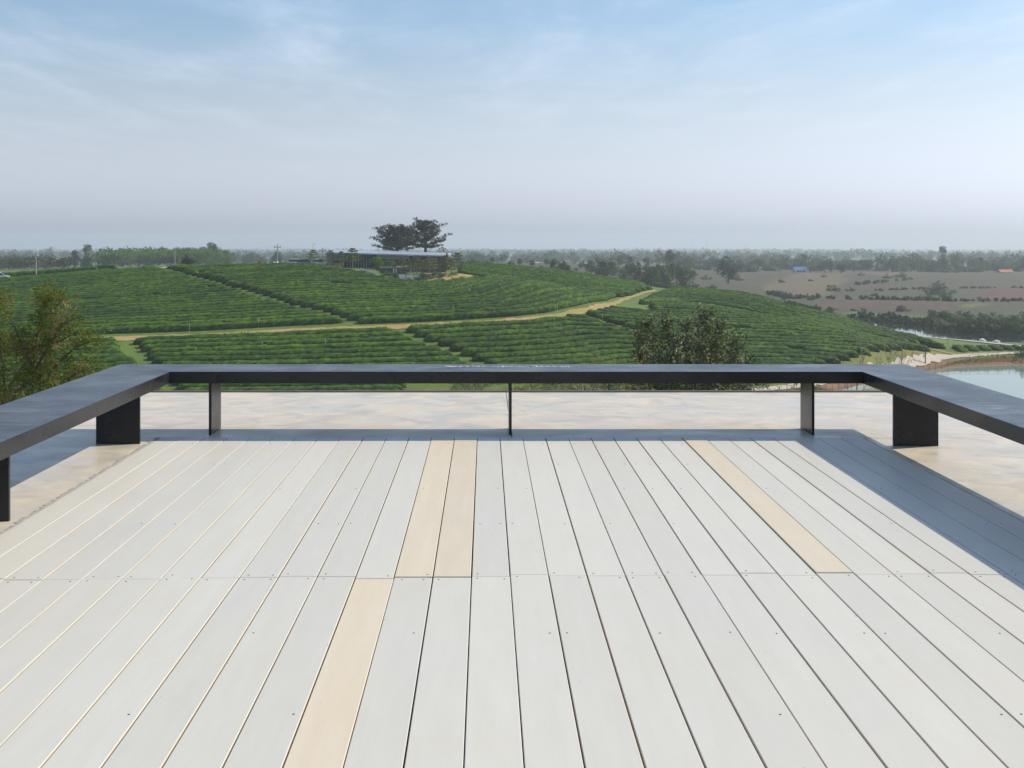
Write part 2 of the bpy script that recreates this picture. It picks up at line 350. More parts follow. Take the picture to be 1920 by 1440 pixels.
def ground_fn(x, y):
    x = np.asarray(x, float); y = np.asarray(y, float)
    z = tps(x, np.clip(y, -60, 640))
    d = np.hypot(x, y)
    far = np.interp(d, [0, 650, 1500, 3000, 6000, 7500, 9500], [-17, -17.5, -25, -39, -60, -95, -170])
    far = far + 1.5 * np.sin(x / 240 + 1) * np.sin(y / 310) * sstep(500, 1500, d)
    r = np.maximum.reduce([y - 600, np.abs(x - 40) - 270, -y - 60]); t = sstep(0, 260, r)
    z = z * (1 - t) + far * t
    for poly, wz, bank in ((pond_poly, POND_Z, 2.6), (lake_poly, LAKE_Z, 3.0)):
        m = (np.abs(x - poly[:, 0].mean()) < 130) & (np.abs(y - poly[:, 1].mean()) < 130)
        if m.any():
            s = sdist(poly, x[m], y[m]) if x.ndim else sdist(poly, x, y)
            zz = z[m] if x.ndim else z
            tgt = np.where(s < 0, np.minimum(zz, wz - .15 + np.maximum(s * .35, -1.6)), np.where(s < bank, np.minimum(np.maximum(zz, wz + .05), wz + .05 + s * .42), np.maximum(zz, wz + .3)))
            if x.ndim: z[m] = tgt
            else: z = tgt
    return z

def graded(lo, hi, step, end_lo, end_hi, g=1.13):
    c = list(np.arange(lo, hi + 1e-6, step)); s = step
    while c[-1] < end_hi: s *= g; c.append(c[-1] + s)
    s = step
    while c[0] > end_lo: s *= g; c.insert(0, c[0] - s)
    return np.array(c)
gx = graded(-110, 125, 1.6, -9000, 9000); gy = graded(14, 300, 1.6, -9000, 9000, 1.06)
GX, GY = np.meshgrid(gx, gy); GZ = ground_fn(GX, GY)
def gz(x, y):
    """height of the terrain mesh"""
    x = np.asarray(x, float); y = np.asarray(y, float)
    i = np.clip(np.searchsorted(gx, x) - 1, 0, len(gx) - 2); j = np.clip(np.searchsorted(gy, y) - 1, 0, len(gy) - 2)
    u = (x - gx[i]) / (gx[i+1] - gx[i]); v = (y - gy[j]) / (gy[j+1] - gy[j])
    return GZ[j, i]*(1-u)*(1-v) + GZ[j, i+1]*u*(1-v) + GZ[j+1, i]*(1-u)*v + GZ[j+1, i+1]*u*v
MARCH = np.concatenate([np.arange(100, 320, .4), np.geomspace(320, 6500, 900)])
def hit(px, py):
    """first terrain point beyond the near slope seen along that line of sight"""
    x = (px - CX) * MARCH / F; z = H - (py - CY) * MARCH / F; g = gz(x, MARCH); k = np.argmax(g > z)
    if g[k] <= z[k]: k = len(MARCH) - 1
    return np.array([x[k], MARCH[k], g[k]])
def hits(pts): return np.array([hit(*q) for q in pts])

# field colours (what grows or lies there)
colr = np.zeros(GX.shape + (3,)); colr[:] = (.085, .09, .035)
dist = np.hypot(GX, GY)
colr[GY < 320] = (.12, .20, .018)
colr[(GY < 118)] = (.15, .14, .05)
far_m = GY >= 320; colr[far_m] = (.055, .06, .028)
plainm = dist > 650; colr[plainm] = (.05, .065, .028)
right = (GX > 45) & (GY > 240) & (GY < 640); colr[right] = (.062, .054, .022)
def region(pts, c):
    poly = hits(pts)[:, :2]; s = sdist(poly, GX.ravel(), GY.ravel()).reshape(GX.shape); colr[s < 0] = c
region(((1440,552),(1430,535),(1500,512),(1590,512),(1585,530),(1560,545),(1540,560),(1480,558)), (.15, .105, .055))
region(((1590,512),(1690,509),(1680,516),(1600,520)), (.14, .10, .052))
region(((1400,560),(1560,562),(1700,563),(1800,566),(1780,578),(1690,582),(1560,578),(1450,572)), (.088, .043, .026))
region(((1830,558),(1860,545),(1930,538),(1930,562),(1860,565)), (.115, .036, .022))
region(((1470,577),(1600,583),(1740,592),(1740,604),(1600,597),(1500,588)), (.08, .14, .025))
region(((1800,572),(1850,566),(1850,573),(1810,577)), (.12, .15, .03))
region(((1600,512),(1680,520),(1640,548),(1560,556)), (.062, .050, .027))
gm = sdist(pond_poly, GX.ravel(), GY.ravel()).reshape(GX.shape); colr[(gm < 1.9)] = (.27, .13, .065); colr[(gm >= 1.9) & (gm < 6)] = (.20, .22, .04)
V = np.stack([GX, GY, GZ], -1).reshape(-1, 3); nx, ny = len(gx), len(gy)
I = np.arange(nx * ny).reshape(ny, nx); Fq = np.stack([I[:-1, :-1], I[:-1, 1:], I[1:, 1:], I[1:, :-1]], -1).reshape(-1, 4)
me = mesh_np('terrain', V, Fq, M['terrain'], smooth=True)
ca = me.color_attributes.new('field', 'FLOAT_COLOR', 'POINT')
ca.data.foreach_set('color', np.concatenate([colr.reshape(-1, 3), np.ones((nx*ny, 1))], 1).astype(np.float32).ravel())
tag(obj('terrain', me), kind='structure')

def ribbon(name, left, right_, mat, off=.06, step=1.0, kind='structure'):
    """strip between two edge polylines (xy), draped on the terrain"""
    L = np.asarray(left)[:, :2]; R = np.asarray(right_)[:, :2]
    def res(Q, n):
        s = np.concatenate([[0], np.cumsum(np.hypot(*np.diff(Q, axis=0).T))]); u = np.linspace(0, s[-1], n); return np.stack([np.interp(u, s, Q[:, 0]), np.interp(u, s, Q[:, 1])], 1)
    n = int(max(np.hypot(*np.diff(L, axis=0).T).sum(), np.hypot(*np.diff(R, axis=0).T).sum()) / step) + 2; L = res(L, n); R = res(R, n); k = 7
    jit = np.cumsum(rng.normal(0, .12, (n, 2)), 0); jit -= np.linspace(0, 1, n)[:, None] * jit[-1]
    rows = []
    for i in range(k):
        f = i / (k - 1); q = L * (1 - f) + R * f
        if i in (0, k-1): q = q + rng.normal(0, .16, q.shape)
        rows.append(np.concatenate([q, (gz(q[:, 0], q[:, 1]) + off)[:, None]], 1))
    V = np.stack(rows, 1).reshape(-1, 3); I = np.arange(n * k).reshape(n, k)
    Fq = np.stack([I[:-1, :-1], I[:-1, 1:], I[1:, 1:], I[1:, :-1]], -1).reshape(-1, 4)
    o = obj(name, mesh_np(name, V, Fq, mat, smooth=True)); o['kind'] = kind; return o

path_top = [(150,635),(200,633),(300,629.5),(420,626),(500,621),(600,616),(700,612),(800,607.5),(900,602.5),(980,597),(1040,590),(1100,577),(1150,567),(1175,557),(1200,549.5),(1228,543.5)]
path_bot = [(150,644),(200,642),(300,637),(420,632.5),(500,629.5),(600,625),(700,621),(800,616.5),(900,611),(980,607),(1040,600),(1100,588.5),(1150,578),(1180,562),(1206,552),(1232,546)]
pt, pb = hits(path_top), hits(path_bot)
ribbon('dirt_path', pt, pb, M['path'], .07)
def centre(pix, zfix):
    return np.array([at(px, py, (H - zfix) * F / (py - CY))[:2] for px, py in pix])
def road(name, c, half, mat, off):
    c = np.asarray(c); s = np.concatenate([[0], np.cumsum(np.hypot(*np.diff(c, axis=0).T))]); u = np.linspace(0, s[-1], 80)
    c = np.stack([np.interp(u, s, c[:, 0]), np.interp(u, s, c[:, 1])], 1)
    for _ in range(6): c[1:-1] = (c[:-2] + 2 * c[1:-1] + c[2:]) / 4
    tg = np.gradient(c, axis=0); tg /= np.hypot(*tg.T)[:, None]; nn = np.stack([-tg[:, 1], tg[:, 0]], 1)
    ribbon(name, c + nn * half, c - nn * half, mat, off); return c
pond_road = road('gravel_road', hits([(1405,736),(1470,729),(1545,715),(1620,700),(1697,682),(1740,673),(1780,668),(1850,664.5),(1912,663.5),(1990,663)]), .85, M['road'], .10)
lake_road = road('gravel_road', hits([(1738,632.5),(1790,637.5),(1850,643.5),(1920,650.5),(1985,657)]), 2.0, M['road'], .14)
link_road = road('gravel_road', hits([(1727,652),(1755,657),(1780,663),(1795,667)]), .5, M['path'], .08)

def water(name, poly, z, mat):
    c = poly.mean(0); big = c + (poly - c) * 1.02
    m = MB(); m.add([(x, y, z) for x, y in big], [tuple(range(len(big)))]); o = m.build(name, mat); o['kind'] = 'structure'
water('pond_water', pond_poly, POND_Z, M['water']); water('lake_water', lake_poly, LAKE_Z, M['lake'])

# ------------------------------------------------------------------ deck, terrace, bench
W_, X0 = .1775, -.0637
terr = empty('terrace'); terr['kind'] = 'structure'
def slab(x0, x1, y0, y1, z0=-.35, z1=-.005):
    return MB().box(x0, x1, y0, y1, z0, z1, bev=.004).build('concrete_slab', M['concrete'], terr)
DX0, DX1, DY1 = X0 - 14 * W_ - .004, X0 + 17 * W_ + .016, 9.20
slab(-4.5, .206, DY1 + .002, 11.93); slab(.211, 5.0, DY1 + .002, 11.93)
slab(-4.5, DX0, -3.5, DY1 - .002); slab(DX1, 5.0, -3.5, DY1 - .002)
MB().box(DX0 - .05, DX1 + .05, -3.5, DY1 + .05, -.36, -.052).build('deck_bed', M['pit'], terr)
MB().box(-4.5, 5.0, 11.932, 11.965, -.36, .012, bev=.004).build('edge_trim', M['trim'], terr)
MB().box(-4.3, 4.8, -3.3, 11.7, -9.0, -.352).build('support_wall', M['mortar'], terr)

deck = empty('plank_deck', (0, 0, 0), 0, 'pale painted plank deck with a few tan boards inside the black bench', 'deck')
tan_far = {-2, -1, 9}; tan_near = {-3}
screw_me = MB().lathe([(.0042, -.002), (.0042, .0008), (.0026, .0014)], 8).mesh('screw', M['screw'])
r2 = random.Random(3)
mort = []
for k in range(-14, 17):
    xc = X0 + (k + .5) * W_
    jy = 5.40 + .02 * xc + r2.uniform(-.028, .028) * (1 if k % 2 else -.6)
    jy3 = 1.55 + r2.uniform(-.02, .02)
    for row, (y0, y1) in enumerate(((jy + .0022, DY1 - .012 + .004 * r2.random() - .004 * xc), (jy3 + .002, jy - .0022), (-2.3, jy3 - .002))):
        tan = (k in tan_far and row == 0) or (k in tan_near and row == 1)
        ga, gb = .0017 + .0017 * r2.random(), .0017 + .0017 * r2.random()
        dz = r2.uniform(-.0012, .0012) + (.004 if tan and row == 0 else 0)
        ly = y1 - y0
        m = MB().box(-W_/2 + ga, W_/2 - gb, 0, ly, -.024, dz, m=0, side=1, bev=.0022)
        o = m.build('plank', [M['plank_tan' if tan else 'plank'], M['plank_edge']], deck, loc=(xc, y0, 0))
        o.rotation_euler = (0, 0, r2.uniform(-.0002, .0002))
        if tan: o['label'] = 'tan unpainted board'
        js = [q for q in (8.9, 8.1, 7.3, 6.4, 4.62, 3.83, 2.9, 2.2) if y0 + .1 < q < y1 - .1]
        ends = [y1 - .035] if row else [y0 + .035]
        for q in js + ends:
            for sx in (-.055, .055):
                pr = (.55 if q in ends else .2) * (.25 if tan else 1)
                if r2.random() < pr:
                    s = obj('screw', screw_me, o, (sx + r2.uniform(-.008, .008), q - y0 + r2.uniform(-.006, .006), dz + .0002))
# rough mortar fillet along the left and far edge of the deck
def fillet(x0, y0, x1, y1, wd, n, name):
    vs, fs = [], []; L = math.hypot(x1-x0, y1-y0); ux, uy = (x1-x0)/L, (y1-y0)/L; nxx, nyy = -uy, ux
    for i in range(n + 1):
        f = i / n; w1 = wd * (.5 + .9 * r2.random()); w2 = .004 + .006 * r2.random() if r2.random() < .85 else .014
        x, y = x0 + (x1-x0)*f, y0 + (y1-y0)*f
        for a, z in ((-w2, .0006), (-w2*.3, .0009 + .0009*r2.random()), (w1*.5, -.001 + .001*r2.random()), (w1, -.0051)):
            vs.append((x + nxx*a, y + nyy*a, z))
        if i:
            b = (i-1)*4; fs += [(b+q, b+4+q, b+5+q, b+1+q) for q in range(3)]
    return MB().add(vs, fs).build(name, M['mortar'], terr)
fillet(DX0 + .003, -2.3, DX0 + .003, DY1, .035, 500, 'mortar_fillet')

bench = empty('u_shaped_bench', (0, 0, 0), 0, 'long black U-shaped bench on plate legs around the plank deck', 'bench')
ZB, TB = .51, .092
LI, LO, RI, RO, YF, YB = -2.483, -3.045, 2.965, 3.505, 9.226, 9.79
def prism(name, poly, z0, z1, mat, parent, bev=.006):
    n = len(poly); c = np.mean(poly, 0); ins = []
    for i in range(n):
        p0, p1, p2 = (np.array(poly[(i+q) % n], float) for q in (-1, 0, 1)); d1 = (p1-p0)/np.linalg.norm(p1-p0); d2_ = (p2-p1)/np.linalg.norm(p2-p1)
        n1 = np.array([-d1[1], d1[0]]); n2 = np.array([-d2_[1], d2_[0]]); b = (n1+n2); b /= (1 + n1 @ n2); ins.append(p1 + b*bev)
    vs = [(*p, z0) for p in poly] + [(*p, z1-bev) for p in poly] + [(*p, z1) for p in ins]
    fs = [tuple(range(n))[::-1], tuple(range(2*n, 3*n))]
    for i in range(n):
        j = (i+1) % n; fs += [(i, j, n+j, n+i), (n+i, n+j, 2*n+j, 2*n+i)]
    return MB().add(vs, fs).build(name, mat, parent)
g_ = .0006
prism('seat', [(LI+g_, YF), (RI-g_, YF), (RO-g_, YB), (LO+g_, YB)], ZB-TB, ZB, M['bench'], bench, .003)
prism('seat', [(LO, -.6), (LI, -.6), (LI, YF), (LO, YB)], ZB-TB, ZB, M['bench'], bench, .003)
prism('seat', [(RI, -.6), (RO, -.6), (RO, YB), (RI, YF)], ZB-TB, ZB, M['bench'], bench, .003)
for x in (-2.187, .199, 2.605):
    MB().box(x-.011, x+.011, 9.325, 9.66, -.02, ZB-TB-.001, bev=.002).build('leg', M['bench'], bench)
for y in (8.92, 6.47, 4.02, 1.57):
    MB().box(-2.96, -2.628, y, y+.022, -.02, ZB-TB-.001, bev=.002).build('leg', M['bench'], bench)
for y in (8.83, 6.38, 3.93, 1.48):
    MB().box(3.072, 3.41, y, y+.022, -.02, ZB-TB-.001, bev=.002).build('leg', M['bench'], bench)
# faint illegible chalk scribble on the seat
m = MB(); r3 = random.Random(5)
xs = -.335
while xs < .66:
    wl_ = r3.uniform(.03, .07)
    if r3.random() < .86:
        q = []
        for i in range(6): q.append((xs + wl_ * i / 6 + r3.uniform(-.008, .008), 9.60 + r3.uniform(-.045, .06)))
        for (a, b), (c, d) in zip(q[:-1], q[1:]):
            e = math.hypot(c-a, d-b) + 1e-6; ox, oy = -(d-b)/e*.005, (c-a)/e*.005
            m.add([(a-ox, b-oy, ZB+.0012), (c-ox, d-oy, ZB+.0012), (c+ox, d+oy, ZB+.0012), (a+ox, b+oy, ZB+.0012)], [(0, 1, 2, 3)])
    xs += wl_ * .62
m.build('chalk_scribble', M['chalk'], bench)

# ------------------------------------------------------------------ foliage generators
def quads_from(c, u, v):
    return np.stack([c - u - v, c + u - v, c + u + v, c - u + v], 1).reshape(-1, 3)
def leaves(c, size, rg, out=None, aspect=.6, droop=0.0):
    """one leaf-shaped (kite) quad at each point c"""
    n = len(c); d = rg.normal(size=(n, 3)); 
    if out is not None: d = d * .8 + out
    d[:, 2] -= droop; d /= np.linalg.norm(d, axis=1)[:, None]
    s = np.cross(d, rg.normal(size=(n, 3))); s /= np.linalg.norm(s, axis=1)[:, None]
    L = (size * rg.uniform(.65, 1.3, n))[:, None]
    Q = np.stack([c, c + d*L*.5 + s*L*.5*aspect, c + d*L, c + d*L*.5 - s*L*.5*aspect], 1)
    return Q.reshape(-1, 3)
def qmesh(name, Q, mat, tint):
    n = len(Q) // 4; return mesh_np(name, Q, np.arange(n*4).reshape(n, 4), mat, tint=np.repeat(tint, 4))
def clumps(rg, centers, radii, per, size, squash=.8, aspect=.7):
    C = np.repeat(centers, per, 0); R = np.repeat(radii, per); d = rg.normal(size=(len(C), 3)); d /= np.linalg.norm(d, axis=1)[:, None]
    r = R * rg.uniform(.25, 1.0, len(C)) ** .45; off = d * r[:, None]; off[:, 2] *= squash
    base = np.repeat(rg.uniform(0, .5, len(centers)), per); tint = np.clip(base + rg.uniform(0, .4, len(C)), 0, .84)
    return leaves(C + off, size, rg, d * .5, aspect), tint
def branchy(rg, base, top, r0, nb, spread, up, mbld, lvl=0, curve=.12, len_k=.55, tips=None, start=.3, sides=5):
    """a limb with side limbs; collects twig points"""
    base = np.array(base, float); top = np.array(top, float); L = np.linalg.norm(top - base); n = 5 if lvl == 0 else 4
    pts = [base + (top-base)*i/n + (rg.normal(size=3)*L*curve*.4*(0 < i) * np.array([1, 1, .4])) for i in range(n+1)]
    mbld.tube(pts, [r0*(1-.82*i/n) for i in range(n+1)], sides if lvl == 0 else max(3, sides-2), cap=False)
    if tips is not None:
        for i in range(1, n+1): tips.append((pts[i], lvl, i/n))
    if lvl >= 2: return
    for b in range(nb[lvl]):
        f = start + (1-start)*(b + rg.uniform(.2, .8))/nb[lvl]; i = min(int(f*n), n-1); p = pts[i] + (pts[i+1]-pts[i])*(f*n-i)
        ang = rg.uniform(0, 2*math.pi) if lvl == 0 else rg.uniform(0, 2*math.pi); ax = (top-base)/L
        side = np.cross(ax, (math.cos(ang), math.sin(ang), .3)); side /= np.linalg.norm(side)+1e-9
        d = ax*up + side*spread + np.array([0, 0, .12]); d /= np.linalg.norm(d)
        ll = L*len_k*(1.15-.6*f)*rg.uniform(.7, 1.2)
        branchy(rg, p, p + d*ll, r0*.5*(1-.5*f), nb, spread, up, mbld, lvl+1, curve, len_k, tips, start, sides)

def tree_variant(kind, seed):
    """unit-ish tree, height about 1: returns (trunk mesh, crown mesh)"""
    rg = np.random.default_rng(seed); tr = MB()
    if kind == 'round':
        tr.tube([(0, 0, -.05), (.01, 0, .2), (0, .01, .6)], [.035, .028, .012], 6)
        k = 34; d = rg.normal(size=(k, 3)); d /= np.linalg.norm(d, axis=1)[:, None]; C = d * rg.uniform(.14, .34, k)[:, None] * np.array([1.1, 1.1, 1.12]) + (0, 0, .54)
        C[:, 2] = np.maximum(C[:, 2], .16); Q, tn = clumps(rg, C, rg.uniform(.09, .17, k), 46, .06)
    elif kind == 'tall':
        tr.tube([(0, 0, -.05), (.01, 0, .4), (0, .01, .92)], [.022, .017, .006], 6)
        k = 24; z = rg.uniform(.14, .97, k); r = .13 * np.sin(np.clip((z-.04)/.97, 0, 1)*math.pi)**.6 + .02; a = rg.uniform(0, 6.28, k)
        C = np.stack([np.cos(a)*r*rg.uniform(.2, 1, k), np.sin(a)*r*rg.uniform(.2, 1, k), z], 1); Q, tn = clumps(rg, C, rg.uniform(.06, .11, k), 42, .05, 1.2)
    elif kind == 'open':
        tips = []; branchy(rg, (0, 0, -.05), (.02, .01, .8), .03, (8, 4), .85, .65, tr, tips=tips, start=.32)
        C = np.array([q for q, l, f in tips if l >= 1 and f > .5]); C = C[rg.permutation(len(C))[:90]]; Q, tn = clumps(rg, C, rg.uniform(.05, .10, len(C)), 22, .05, .75)
    elif kind == 'bushy':
        tr.tube([(0, 0, -.08), (.02, 0, .3)], [.05, .03], 5)
        k = 22; C = np.stack([rg.normal(0, .27, k), rg.normal(0, .27, k), np.abs(rg.normal(.38, .2, k))], 1); C[:, 2] = np.clip(C[:, 2] * np.exp(-(C[:, 0]**2 + C[:, 1]**2)*2.0), .10, .9)
        C[:8, 2] = .12; Q, tn = clumps(rg, C, rg.uniform(.12, .2, k), 55, .075)
    elif kind == 'bare':
        tips = []; branchy(rg, (0, 0, -.05), (.03, .02, .75), .013, (9, 5), .75, .85, tr, tips=tips, start=.2)
        C = np.array([q for q, l, f in tips if l == 2]); C = C[rg.permutation(len(C))[:60]]; Q, tn = clumps(rg, C, np.full(len(C), .02), 2, .014)
    elif kind == 'tiered':
        tr.tube([(0, 0, -.05), (.005, 0, .5), (0, .005, 1.0)], [.020, .014, .004], 6); C = []
        for z, r in ((.36, .40), (.53, .36), (.69, .29), (.83, .19), (.95, .09)):
            nb = 7; a0 = rg.uniform(0, 6.28)
            for i in range(nb):
                a = a0 + 6.283*i/nb + rg.uniform(-.25, .25); rr = r*rg.uniform(.75, 1.12); e = (rr*math.cos(a), rr*math.sin(a), z + rr*.22)
                tr.tube([(0, 0, z), (e[0]*.5, e[1]*.5, z+rr*.08), e], [.007, .005, .002], 3, cap=False)
                for f in (.45, .68, .9, 1.05): C.append((e[0]*f, e[1]*f, z + rr*.22*f*f + .015))
        C = np.array(C); Q, tn = clumps(rg, C, np.full(len(C), .055), 16, .04, .35); tn = np.clip(tn + (rg.random(len(tn)) < .2)*.2, 0, 1)
    return tr, Q, tn
TV = {}
def variants(kind, mat, bark, n, seed):
    key = (kind, mat)
    if key not in TV:
        TV[key] = []
        for i in range(n):
            tr, Q, tn = tree_variant(kind, seed + i); TV[key].append((tr.mesh('trunk', M[bark]), qmesh('crown', Q, M[mat], tn)))
    return TV[key]
rt = random.Random(11)
def tree(name, kind, mat, loc, h, label, cat='tree', group=None, wide=1.0, n=3, bark='bark', seed=100, sink=0.0):
    vs = variants(kind, mat, bark, n, seed); tm, cm = vs[rt.randrange(len(vs))]
    r = empty(name, (loc[0], loc[1], loc[2] - sink), rt.uniform(0, 6.28), label, cat, group); r.scale = (h*wide, h*wide, h)
    obj('trunk', tm, r); obj('crown', cm, r); return r

# ------------------------------------------------------------------ tea rows
def contour(phi, xs, ys, level):
    """marching squares -> list of polylines"""
    a = phi - level + 1e-9; s = a > 0
    hcr = s[:, :-1] != s[:, 1:]; vcr = s[:-1] != s[1:]
    pt = {}
    for j, i in zip(*np.nonzero(hcr)): f = a[j, i]/(a[j, i]-a[j, i+1]); pt[(0, j, i)] = (xs[i]+f*(xs[i+1]-xs[i]), ys[j])
    for j, i in zip(*np.nonzero(vcr)): f = a[j, i]/(a[j, i]-a[j+1, i]); pt[(1, j, i)] = (xs[i], ys[j]+f*(ys[j+1]-ys[j]))
    adj = {}
    cells = hcr[:-1] | hcr[1:] | vcr[:, :-1] | vcr[:, 1:]
    for j, i in zip(*np.nonzero(cells)):
        e = [k for k in ((0, j, i), (1, j, i+1), (0, j+1, i), (1, j, i)) if k in pt]
        for q in range(0, len(e) - 1, 2): adj.setdefault(e[q], []).append(e[q+1]); adj.setdefault(e[q+1], []).append(e[q])
    seen = set(); out = []
    for st in sorted(adj, key=lambda k: len(adj[k])):
        if st in seen: continue
        ln = [st]; seen.add(st); cur = st
        while True:
            nx_ = [k for k in adj[cur] if k not in seen]
            if not nx_: break
            cur = nx_[0]; seen.add(cur); ln.append(cur)
        if len(ln) > 3: out.append(np.array([pt[k] for k in ln]))
    return out
def polydist(poly, x, y):
    p = np.stack([np.ravel(x), np.ravel(y)], 1); best = np.full(len(p), 1e18)
    for (ax, ay), (bx, by) in zip(poly[:-1], poly[1:]):
        e = np.array([bx-ax, by-ay]); u = np.clip(((p - (ax, ay)) @ e)/(e @ e + 1e-12), 0, 1); q = np.array([ax, ay]) + u[:, None]*e
        best = np.minimum(best, ((p-q)**2).sum(1))
    return np.sqrt(best).reshape(np.shape(x))
def vnoise(x, y, seed=0):
    """cheap smooth value noise"""
    xi, yi = np.floor(x).astype(np.int64), np.floor(y).astype(np.int64); u, v = x-xi, y-yi; u = u*u*(3-2*u); v = v*v*(3-2*v)
    def h(a, b): q = (a*374761393 + b*668265263 + seed*982451653) & 0x7fffffff; q = ((q ^ (q >> 13))*1274126177) & 0x7fffffff; return ((q ^ (q >> 16)) & 0xffff)/65535.0
    return h(xi, yi)*(1-u)*(1-v) + h(xi+1, yi)*u*(1-v) + h(xi, yi+1)*(1-u)*v + h(xi+1, yi+1)*u*v
PROF = [(-.40, .0), (-.52, .42), (-.50, .80), (-.33, .98), (0, 1.03), (.33, .98), (.50, .80), (.52, .42), (.40, .0)]
tea_count = 0
def hedge(line, width, height, label, group, seg=.42):
    global tea_count
    s = np.concatenate([[0], np.cumsum(np.hypot(*np.diff(line, axis=0).T))])
    if s[-1] < 2.2: return
    k = int(s[-1]/seg) + 2; u = np.linspace(0, s[-1], k); c = np.stack([np.interp(u, s, line[:, 0]), np.interp(u, s, line[:, 1])], 1)
    for _ in range(4): c[1:-1] = (c[:-2] + 2*c[1:-1] + c[2:])/4
    tg = np.gradient(c, axis=0); tg /= np.hypot(*tg.T)[:, None] + 1e-9; nn = np.stack([-tg[:, 1], tg[:, 0]], 1)
    nb = vnoise(u*.55 + c[0, 0]*7, np.full(k, c[0, 1]*3.1), 3); nw = vnoise(u*.9 + 50 + c[0, 0]*5, np.full(k, c[0, 1]*2.3), 5)
    hh = height*(.92 + .16*nb); ww = width*(.92 + .16*nw)
    endt = np.clip(np.minimum(u, s[-1]-u)/.7, 0, 1)**.5; hh = hh*(.35 + .65*endt); ww = ww*(.4 + .6*endt)
    gap = vnoise(u*.16 + c[0, 1]*11, np.full(k, c[0, 0]*1.7), 9); hh = np.where(gap > .93, hh*.62, hh)
    V = np.empty((k, len(PROF), 3)); T = np.empty((k, len(PROF)))
    for i, (a, b) in enumerate(PROF):
        jt = rng.normal(0, .048, (k, 2)); q = c + nn*(a*ww + jt[:, 0]*1.2)[:, None] + tg*jt[:, 1][:, None]
        z = gz(q[:, 0], q[:, 1]); V[:, i, 0] = q[:, 0]; V[:, i, 1] = q[:, 1]; V[:, i, 2] = z - .06 + b*hh + (rng.normal(0, .028, k) if b > 0 else 0)
        T[:, i] = np.clip(.12 + .42*b + rng.normal(0, .22, k) + .3*(nb-.5) + .34*(vnoise(c[:, 0]*.07, c[:, 1]*.07, 15)-.5) + .3*(vnoise(u*1.4, np.full(k, c[0, 1]*9.7), 17)-.5), 0, .84)  # tint darkens down the hedge sides: shade between rows painted into leaf colour
    V = V.reshape(-1, 3); T = T.ravel(); n = len(PROF); I = np.arange(k*n).reshape(k, n)
    Fq = np.stack([I[:-1, :-1], I[1:, :-1], I[1:, 1:], I[:-1, 1:]], -1).reshape(-1, 4)
    # loose leaf sprigs that roughen the clipped top
    ns = int(k*2.6); ii = rng.integers(0, k-1, ns); jj = rng.integers(1, n-1, ns); C = V.reshape(k, n, 3)[ii, jj] + rng.normal(0, .07, (ns, 3))
    Q = leaves(C, .17, rng, np.array([0, 0, .9]), .7); Tq = np.repeat(np.clip(rng.uniform(.25, .9, ns), 0, .84), 4)
    Fl = np.arange(len(Q)).reshape(-1, 4) + len(V)
    org = np.array([c[k//2, 0], c[k//2, 1], gz(c[k//2, 0], c[k//2, 1])])
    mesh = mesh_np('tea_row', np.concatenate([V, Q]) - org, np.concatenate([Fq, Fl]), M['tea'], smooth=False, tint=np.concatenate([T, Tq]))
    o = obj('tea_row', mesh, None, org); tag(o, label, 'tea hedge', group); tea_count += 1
ORD = ['first', 'second', 'third', 'fourth', 'fifth', 'sixth', 'seventh', 'eighth', 'ninth', 'tenth', 'eleventh', 'twelfth', 'thirteenth', 'fourteenth', 'fifteenth', 'sixteenth', 'seventeenth', 'eighteenth', 'nineteenth', 'twentieth']
ORD += ['twenty-' + o for o in ORD[:9]] + ['thirtieth'] + ['thirty-' + o for o in ORD[:9]] + ['fortieth'] + ['forty-' + o for o in ORD[:9]]
def rows(phi_fn, bounds, levels, mask_fn, label, group, width=1.22, height=.92, step=1.0):
    """label: 'X tea hedge row ...' where X becomes the row's place counted from the named edge"""
    xs = np.arange(bounds[0], bounds[1], step); ys = np.arange(bounds[2], bounds[3], step); X, Y = np.meshgrid(xs, ys); ph = phi_fn(X, Y); count = 0
    for lv in levels:
        pieces = []
        for ln in contour(ph, xs, ys, lv):
            s = np.concatenate([[0], np.cumsum(np.hypot(*np.diff(ln, axis=0).T))]); u = np.arange(0, s[-1], .5)
            if len(u) < 5: continue
            q = np.stack([np.interp(u, s, ln[:, 0]), np.interp(u, s, ln[:, 1])], 1); ok = mask_fn(q[:, 0], q[:, 1])
            ed = np.flatnonzero(np.diff(np.concatenate([[0], ok.astype(int), [0]])))
            pieces += [q[a:b] for a, b in zip(ed[::2], ed[1::2]) if b - a > 6]
        pieces.sort(key=lambda p: p[:, 0].mean())
        for i, p in enumerate(pieces):
            suf = '' if len(pieces) == 1 else (', left piece' if i == 0 else ', right piece' if i == len(pieces) - 1 else ', middle piece')
            hedge(p, width, height, label.replace('NTH', ORD[count]) + suf, group)
        count += bool(pieces)
# path as a function Y(X)
pc_top, pc_bot = pt[:, :2], pb[:, :2]
first_dir = (pc_top[3] - pc_top[0]); first_dir /= np.linalg.norm(first_dir)
ext = lambda pc: np.concatenate([[pc[0] - first_dir*45], pc])
PT, PB = ext(pc_top), ext(pc_bot)
topY = lambda x: np.interp(x, PT[:, 0], PT[:, 1]); botY = lambda x: np.interp(x, PB[:, 0], PB[:, 1])
crest = lambda x: np.interp(x, [-95, -60, -34, -29, -21, -17, -14, -9.5, -4, 0, 2, 14, 26, 40], [214, 215, 214, 212, 206.5, 203, 200.5, 198.5, 201, 206, 222, 214, 205, 200])
gapA = hits([(300,506),(380,527),(480,556),(540,575),(600,590),(660,607)])[::-1]
gA = lambda y: np.interp(y, gapA[:, 1], gapA[:, 0])
SP = 2.05
def phiA(x, y): return polydist(PT, x, y)
def gapw(x, y, seed): return .25 + .95*vnoise(y*.35 + 3, y*.0 + seed, seed)
